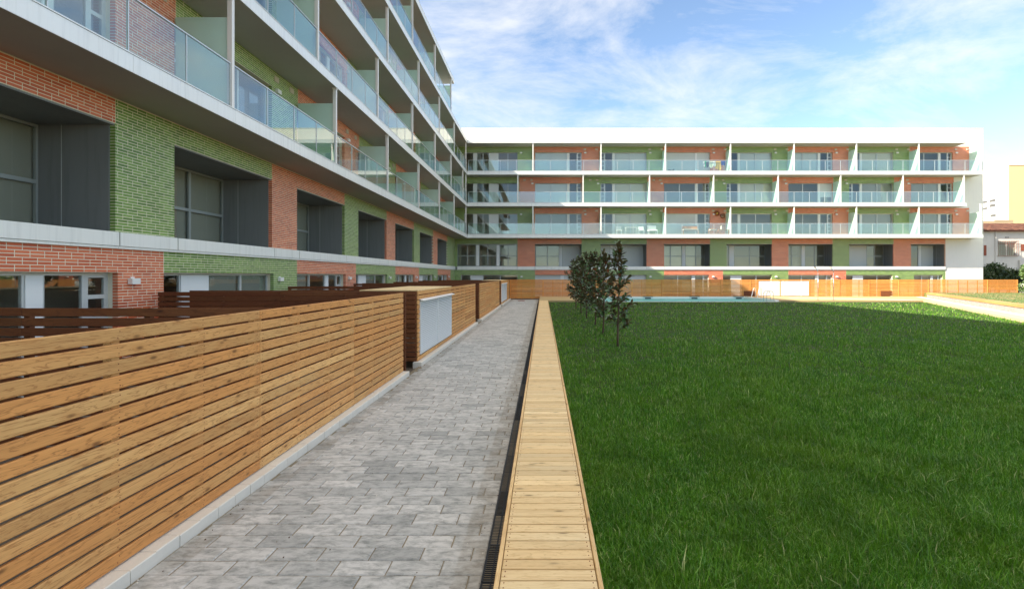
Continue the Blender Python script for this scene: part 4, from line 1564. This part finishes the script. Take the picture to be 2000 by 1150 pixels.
# laundry on the top balcony
rk = empty('drying_rack', (X_at(1394, Yb), Yb, BALC2), 'folding laundry rack on the top balcony', 'drying rack')
xa, xb = X_at(1374, Yb), X_at(1415, Yb)
zt_ = BALC2 + 0.98
for yy in (Yb - 0.25, Yb, Yb + 0.25):
    obj('line', tube_mesh('line', [([(xa, yy, zt_), (xb, yy, zt_)], 0.008)], 5), 'rail', rk)
for xx in (xa + 0.05, xb - 0.05):
    obj('leg', tube_mesh('leg', [([(xx, Yb - 0.3, BALC2), (xx, Yb, zt_ - 0.2), (xx, Yb + 0.25, zt_)], 0.012)], 5), 'rail', rk)
    obj('leg', tube_mesh('leg', [([(xx + 0.02, Yb + 0.3, BALC2), (xx + 0.02, Yb, zt_ - 0.2), (xx + 0.02, Yb - 0.25, zt_)], 0.012)], 5), 'rail', rk)


def cloth(name, label, px0, px1, drop, mat, yy):
    a, b = X_at(px0, Yb), X_at(px1, Yb)
    nx, nz_ = 8, 6
    V, F = [], []
    for s in (0, 1):
        for i in range(nx + 1):
            for j in range(nz_ + 1):
                u, w = i / nx, j / nz_
                yv = yy + 0.035 * math.sin(u * 9 + px0) * w + (0.014 if s else -0.014)
                V.append((a + (b - a) * (u + 0.05 * math.sin(w * 5 + px0) * (1 - 2 * u)), yv, zt_ + 0.01 - drop * w * (1 - 0.12 * math.sin(u * 5 + px0))))
    n1 = (nx + 1) * (nz_ + 1)
    for s in (0, 1):
        for i in range(nx):
            for j in range(nz_):
                q = s * n1 + i * (nz_ + 1) + j
                f = (q, q + nz_ + 1, q + nz_ + 2, q + 1)
                F.append(f if s == 0 else f[::-1])
    for i in range(nx):
        F.append((i * (nz_ + 1), n1 + i * (nz_ + 1), n1 + (i + 1) * (nz_ + 1), (i + 1) * (nz_ + 1)))
    tag(obj(name, mesh_from(name, V, F), mat), label, 'laundry', 'laundry drying on the top balcony')


cloth('towel', 'green towel hanging at the left end of the laundry rack', 1374.5, 1377.5, 0.62, 'cloth_green', Yb - 0.25)
cloth('shirt', 'dark garment hanging beside the green towel on the rack', 1378, 1384.5, 0.5, 'cloth_dark', Yb)
cloth('shirt', 'cream shirts hanging in the middle of the rack', 1384.5, 1390, 0.62, 'cloth_cream', Yb - 0.25)
cloth('shirt', 'white shirt hanging left of the yellow towel', 1390, 1395.5, 0.45, 'cloth_white', Yb - 0.25)
cloth('towel', 'bright yellow towel hanging on the laundry rack', 1396, 1406, 0.78, 'cloth_yellow', Yb - 0.25)
cloth('shirt', 'blue garment at the right end of the laundry rack', 1406.5, 1414.5, 0.4, 'cloth_blue', Yb - 0.25)
# clutter at the left of the same balcony
bx = X_at(1304, Yb)
bk = empty('folded_scooter', (bx + 0.3, Yb, BALC2), 'dark folded scooter lying at the left end of the top balcony', 'scooter')
for wx in (bx + 0.12, bx + 0.52):
    obj('wheel', tube_mesh('wheel', [([(wx + 0.1 * math.cos(a), Yb, BALC2 + 0.12 + 0.1 * math.sin(a)) for a in [i * math.pi / 8 for i in range(17)]], 0.022)], 6), 'cloth_dark', bk)
obj('deck_bar', tube_mesh('deck_bar', [([(bx + 0.1, Yb, BALC2 + 0.2), (bx + 0.5, Yb, BALC2 + 0.16), (bx + 0.62, Yb, BALC2 + 0.3)], 0.035)], 6), 'cloth_dark', bk)
bo = box_part('plastic_crate', [(X_at(1360, Yb), X_at(1364.5, Yb), Yb, Yb + 0.3, BALC2, BALC2 + 0.02)] + [(X_at(1360, Yb) + i * 0.07, X_at(1360, Yb) + i * 0.07 + 0.03, Yb + j * 0.28, Yb + j * 0.28 + 0.02, BALC2 + 0.02, BALC2 + 0.26) for i in range(3) for j in (0, 1)] + [(X_at(1360, Yb), X_at(1364.5, Yb), Yb - 0.004, Yb + 0.304, BALC2 + 0.261, BALC2 + 0.29)], 'pale_blue')
tag(bo, 'small pale blue crate beside the laundry rack', 'crate')

# ------------------------------------------------------------------ right background
# tall white and yellow block
tw = empty('tower_block', (90, 100, 0), 'tall white and yellow apartment block beyond the far wing', 'apartment building')
tx, ty, tz = 81.0, 90.0, 21.3
box_part('wall', [(tx, tx + 30, ty + 0.02, ty + 22, 0, tz)], 'plaster', tw)
box_part('yellow_wall', [(tx + 0.02, tx + 30, ty, ty + 0.019, 0, tz)], 'yellow_plaster', tw)
box_part('roof_parapet', [(tx - 0.1, tx + 30, ty - 0.1, ty + 22, tz, tz + 0.25)], 'plaster', tw)
for (yy, z0, h) in ((92.5, 15.3, 0.25), (94.2, 15.3, 0.2), (92.5, 14.4, 0.3), (94.2, 14.1, 0.2), (92.4, 12.6, 0.25), (92.5, 11.3, 0.2), (92.4, 8.6, 0.9), (93.6, 8.4, 0.9)):
    wv = box_part('window', [(tx - 0.06, tx - 0.002, yy, yy + 1.3, z0, z0 + h + 0.3)], 'grey_frame', tw)
    box_part('pane', [(tx - 0.075, tx - 0.062, yy + 0.08, yy + 1.22, z0 + 0.06, z0 + h + 0.24)], 'room_dark', wv)
for i, (xx, yy) in enumerate(((81.6, 91.0), (82.8, 90.6))):
    dsh = empty('satellite_dish', (xx, yy, tz + 0.25), ('round white satellite dish at the left corner of the tower roof', 'white satellite dish just right of the corner one on the tower roof')[i], 'satellite dish', 'dishes on the tower roof')
    obj('mast', tube_mesh('mast', [([(xx, yy, tz + 0.25), (xx, yy, tz + 0.8)], 0.05)], 6), 'rail', dsh)
    obj('reflector', tube_mesh('reflector', [([(xx, yy - 0.05, tz + 0.85), (xx - 0.08, yy - 0.2, tz + 0.9), (xx - 0.14, yy - 0.32, tz + 0.94)], [0.1, 0.42, 0.55])], 16), 'lamp', dsh)
# old house with tiled roof
ho = empty('old_house', (58, 68, 0), 'old pale house with red tiled roof and barred window', 'house')
HY = 65.0
hx0, hx1, hz = 51.0, 66.0, 7.7


def HX(px_, Y=HY):
    return (px_ - 1061) / 1010 * Y


def HZ(py_, Y=HY):
    return EYE + (538 - py_) * Y / 1010


w0, w1, wz0, wz1 = HX(1949), HX(1985), HZ(499), HZ(472)
box_part('wall', [(hx0, w0, HY, HY + 0.4, 0, hz), (w1, hx1, HY, HY + 0.4, 0, hz), (w0, w1, HY, HY + 0.4, 0, wz0), (w0, w1, HY, HY + 0.4, wz1, hz), (hx0, hx1, HY + 2.5, HY + 9, 0, hz)], 'old_plaster', ho)
wv = box_part('window', [(w0 - 0.05, w1 + 0.05, HY - 0.04, HY + 0.1, wz1, wz1 + 0.1), (w0 - 0.1, w1 + 0.1, HY - 0.15, HY + 0.1, wz0 - 0.1, wz0),
                         ((w0 + w1) / 2 - 0.06, (w0 + w1) / 2 + 0.06, HY + 0.12, HY + 0.18, wz0, wz1), (w0, w0 + 0.08, HY + 0.12, HY + 0.18, wz0, wz1), (w1 - 0.08, w1, HY + 0.12, HY + 0.18, wz0, wz1)], 'old_plaster', ho)
box_part('pane', [(w0 + 0.08, (w0 + w1) / 2 - 0.06, HY + 0.14, HY + 0.15, wz0, wz1), ((w0 + w1) / 2 + 0.06, w1 - 0.08, HY + 0.14, HY + 0.15, wz0, wz1)], 'glass', wv)
nb_ = 11
box_part('window_bars', [(w0 - 0.1 + (w1 - w0 + 0.2) * i / nb_, w0 - 0.085 + (w1 - w0 + 0.2) * i / nb_, HY - 0.2, HY - 0.17, wz0 - 0.05, wz1 + 0.08) for i in range(nb_ + 1)] +
         [(w0 - 0.12, w1 + 0.12, HY - 0.205, HY - 0.165, z, z + 0.03) for z in (wz0 - 0.06, wz1 - 0.3, wz1 + 0.06)], 'rust', wv)
for (pa, pb, pc, pd) in ((1921, 1926, 499, 479), (1993, 2003, 490, 477)):
    wv = box_part('window', [(HX(pa) - 0.06, HX(pb) + 0.06, HY - 0.03, HY - 0.001, HZ(pc) - 0.06, HZ(pd) + 0.06)], 'old_plaster', ho)
    box_part('shutter', [(HX(pa), HX(pb), HY - 0.06, HY - 0.031, HZ(pc), HZ(pd))], 'rust', wv)
box_part('vent_holes', [(HX(1963.2 + i * 2.6), HX(1964.6 + i * 2.6), HY - 0.012, HY - 0.001, HZ(465), HZ(462.5)) for i in range(3)], 'room_dark', ho)
box_part('drain_pipe', [(HX(1943), HX(1943) + 0.09, HY - 0.12, HY - 0.002, 0.5, hz)], 'old_plaster', ho)
box_part('wall_base', [(HX(1989), HX(2010), HY - 0.25, HY - 0.005, HZ(545), HZ(508))], 'old_plaster', ho)
# pitched roof: tile rows
V, F = [], []
nt, rows_ = 62, 9
for r_ in range(rows_):
    t0, t1 = r_ / rows_, (r_ + 1.12) / rows_
    for i in range(nt):
        xx = hx0 - 0.4 + (hx1 - hx0 + 0.8) * i / nt
        ww = (hx1 - hx0 + 0.8) / nt
        n0 = len(V)
        for t_, lift in ((t0, 0.06), (t1, 0.0)):
            yv = HY - 0.5 + 3.4 * t_
            zv = hz - 0.02 + 1.15 * t_
            for k in range(5):
                a = math.pi * k / 4
                V.append((xx + ww * (0.5 - 0.52 * math.cos(a)), yv + random.uniform(-0.03, 0.03), zv + lift + 0.11 * math.sin(a)))
        for k in range(4):
            F.append((n0 + k, n0 + k + 1, n0 + 5 + k + 1, n0 + 5 + k))
        F.append((n0 + 4, n0 + 3, n0 + 2, n0 + 1, n0))
obj('roof_tiles', mesh_from('roof_tiles', V, F), 'tiles', ho, (0, 0, 0), 'stuff')
v = [(hx0 - 0.4, HY - 0.45, hz - 0.12), (hx1 + 0.4, HY - 0.45, hz - 0.12), (hx1 + 0.4, HY + 2.95, hz + 1.03), (hx0 - 0.4, HY + 2.95, hz + 1.03)]
v += [(a, b, c + 0.08) for a, b, c in v]
obj('roof', mesh_from('roof', v, [(0, 3, 2, 1), (4, 5, 6, 7), (0, 1, 5, 4), (1, 2, 6, 5), (2, 3, 7, 6), (3, 0, 4, 7)]), 'tiles', ho)
box_part('terrace_wall', [(HX(1900, 69), HX(1979, 69), 69, 69.4, 0, HZ(431, 69)), (HX(1942, 69), HX(1979, 69), 68.98, 68.999, HZ(431, 69) - 0.1, HZ(429.5, 69))], 'tan_plaster', ho)


def leaf_cloud(name, blobs, n, size, mat, parent, seed, label=None):
    R = np.random.default_rng(seed)
    Vs, Fs = [], []
    tot = sum(b[3] * b[4] * b[5] for b in blobs) ** 1.0
    for (cx, cy, cz, rx, ry, rz) in blobs:
        m = int(n * rx * ry * rz / tot)
        d = R.normal(size=(m, 3))
        d /= np.linalg.norm(d, axis=1)[:, None]
        rr = R.uniform(0.35, 1.0, (m, 1)) ** 0.6 * (1 + 0.18 * np.sin(d[:, :1] * 7 + d[:, 1:2] * 5))
        c = d * rr * np.array([rx, ry, rz]) + np.array([cx, cy, cz])
        ax = R.normal(size=(m, 3)) + d * 0.8
        ax /= np.linalg.norm(ax, axis=1)[:, None]
        sd = np.cross(ax, R.normal(size=(m, 3)))
        sd /= np.linalg.norm(sd, axis=1)[:, None]
        L = R.uniform(0.7, 1.3, (m, 1)) * size
        Vv = np.stack([c - ax * L * 0.5, c + sd * L * 0.28, c + ax * L * 0.5, c - sd * L * 0.28], 1).reshape(-1, 3)
        n0 = sum(len(q) for q in Vs)
        Vs.append(Vv)
        Fs.append(np.arange(m * 4).reshape(-1, 4) + n0)
    return obj(name, mesh_np(name, np.concatenate(Vs), np.concatenate(Fs)), mat, parent, (0, 0, 0), 'stuff')


he = empty('ivy_hedge', (52, 60, 0), 'dark green overgrown hedge below the old house, behind the fence', 'hedge')
HBY = 60.0
bl = [(HX(p, HBY), HBY + q, HZ(yy, HBY) - 0.35, 1.2, 1.0, rz * 0.85) for p, yy, rz, q in ((1922, 532, 1.0, 0), (1938, 533, 1.1, 0.3), (1943, 520, 0.9, 0), (1955, 534, 1.0, 0.2), (1967, 536, 0.8, 0), (1978, 531, 0.9, 0.4), (1990, 534, 0.9, 0), (1930, 540, 1.0, 0), (1950, 543, 1.0, 0), (1970, 545, 1.0, 0), (1988, 545, 1.0, 0))]
leaf_cloud('foliage', bl, 14000, 0.22, 'hedge', he, 3)
obj('stems', tube_mesh('stems', [([(b[0], b[1], -0.1), (b[0] + 0.1, b[1], b[2])], [0.05, 0.02]) for b in bl], 5), 'bark', he)
ol = empty('flowering_bush', (39.6, 42.0, 0.6), 'light green bush with white blossoms at the right end of the fence', 'bush')
bl = []
Ro = random.Random(5)
for i in range(12):
    bl.append((39.8 + Ro.uniform(-0.55, 1.5), 42.0 + Ro.uniform(-0.6, 0.6), 0.9 + Ro.uniform(0, 1.75), 0.5, 0.5, 0.5))
leaf_cloud('foliage', bl, 9000, 0.17, 'oleander', ol, 4)
leaf_cloud('blossom', [(b[0], b[1] - 0.15, min(b[2], 1.6) - 0.2, 0.5, 0.45, 0.4) for b in bl[:8]], 700, 0.10, 'petal', ol, 9)
obj('stems', tube_mesh('stems', [([(40.2, 42, 0.5), ((40.2 + b[0]) / 2, 42, 1.0), (b[0], b[1], b[2])], [0.04, 0.03, 0.012]) for b in bl], 5), 'bark', ol)

# ------------------------------------------------------------------ grass
def grass(name, N, seed):
    R = np.random.default_rng(seed)
    H = EYE - LZ
    ymin, ymax = 2.7, LY1
    ys = R.uniform(H * 1010 / ymax, H * 1010 / ymin, N)
    Y = H * 1010 / ys
    xs = R.uniform(-15, 1090, N)
    # the lawn goes on past the right edge of the frame
    ext = R.random(N) < 0.13
    xs[ext] = R.uniform(1090, 2100, ext.sum())
    Y[ext] = R.uniform(2.2, 13.0, ext.sum())
    X = xs / 1010 * Y
    ok = (X > 0.372 + 0.02 * np.sin(Y * 1.7) * np.sin(Y * 0.63) + R.normal(0, 0.014, N)) & (X < EB.x + (Y - EB.y) * ED.x / ED.y - 0.02)
    X, Y = X[ok], Y[ok]
    n = len(X)
    tuft = np.sin(X * 3.1 + np.sin(Y * 2.3) * 1.7) * np.sin(Y * 2.7 + np.sin(X * 1.9) * 2.0)
    patch = np.sin(X * 0.9 + 1.3 * np.sin(Y * 0.5)) * np.sin(Y * 0.8 + 0.7)
    h = R.uniform(0.045, 0.105, n) * (1.0 + 0.30 * tuft + 0.25 * patch)
    tall = R.random(n) < 0.03
    h[tall] *= R.uniform(1.3, 2.1, tall.sum())
    h *= np.clip((LY1 + 0.5 - Y) / 3.0, 0.4, 1.0)
    wdt = R.uniform(0.0022, 0.0042, n) * np.clip(Y / 6.0, 1.0, 7.0) * np.where(X / Y > 1.08, 2.2, 1.0)
    a = R.uniform(0, 2 * np.pi, n)
    lean = np.abs(R.normal(0.0, 0.36, n)) + 0.06
    la = R.uniform(0, 2 * np.pi, n)
    lx, ly = np.cos(la) * lean, np.sin(la) * lean
    sx, sy = np.cos(a) * wdt, np.sin(a) * wdt
    B = np.stack([X, Y, np.full(n, LZ - 0.004)], 1)
    mid = B + np.stack([lx * h * 0.35, ly * h * 0.35, h * 0.6], 1)
    tip = B + np.stack([lx * h * 1.1, ly * h * 1.1, h * (1.0 - 0.25 * np.minimum(lean, 1))], 1)
    s = np.stack([sx, sy, np.zeros(n)], 1)
    V = np.stack([B - s, B + s, mid + s * 0.8, mid - s * 0.8, tip], 1).reshape(-1, 3)
    i0 = (np.arange(n) * 5)[:, None]
    T = np.concatenate([i0 + np.array([[0, 1, 2]]), i0 + np.array([[0, 2, 3]]), i0 + np.array([[3, 2, 4]])], 1).reshape(-1, 3)
    o = obj(name, mesh_np(name, V, T), 'grass')
    return o


tag(grass('grass', 540000, 1), 'thick dark green grass of the lawn', 'grass', None, 'stuff')
# thin dry grass on the upper lawn
R_ = np.random.default_rng(8)
n_ = 26000
Yu = R_.uniform(18, 44.5, n_)
Xu = edge_x(0, 2.2) + Yu * ED.x / ED.y + R_.uniform(0, 1, n_) ** 1.5 * 16
hh_ = R_.uniform(0.02, 0.06, n_)
s_ = np.stack([R_.uniform(-0.02, 0.02, n_), R_.uniform(-0.01, 0.01, n_), np.zeros(n_)], 1)
Bq = np.stack([Xu, Yu, np.full(n_, 0.598)], 1)
Vq = np.stack([Bq - s_, Bq + s_, Bq + np.stack([R_.normal(0, 0.02, n_), R_.normal(0, 0.02, n_), hh_], 1)], 1).reshape(-1, 3)
tag(obj('dry_grass', mesh_np('dry_grass', Vq, np.arange(n_ * 3).reshape(-1, 3)), 'oleander'), 'short dry grass on the raised lawn', 'grass', None, 'stuff')
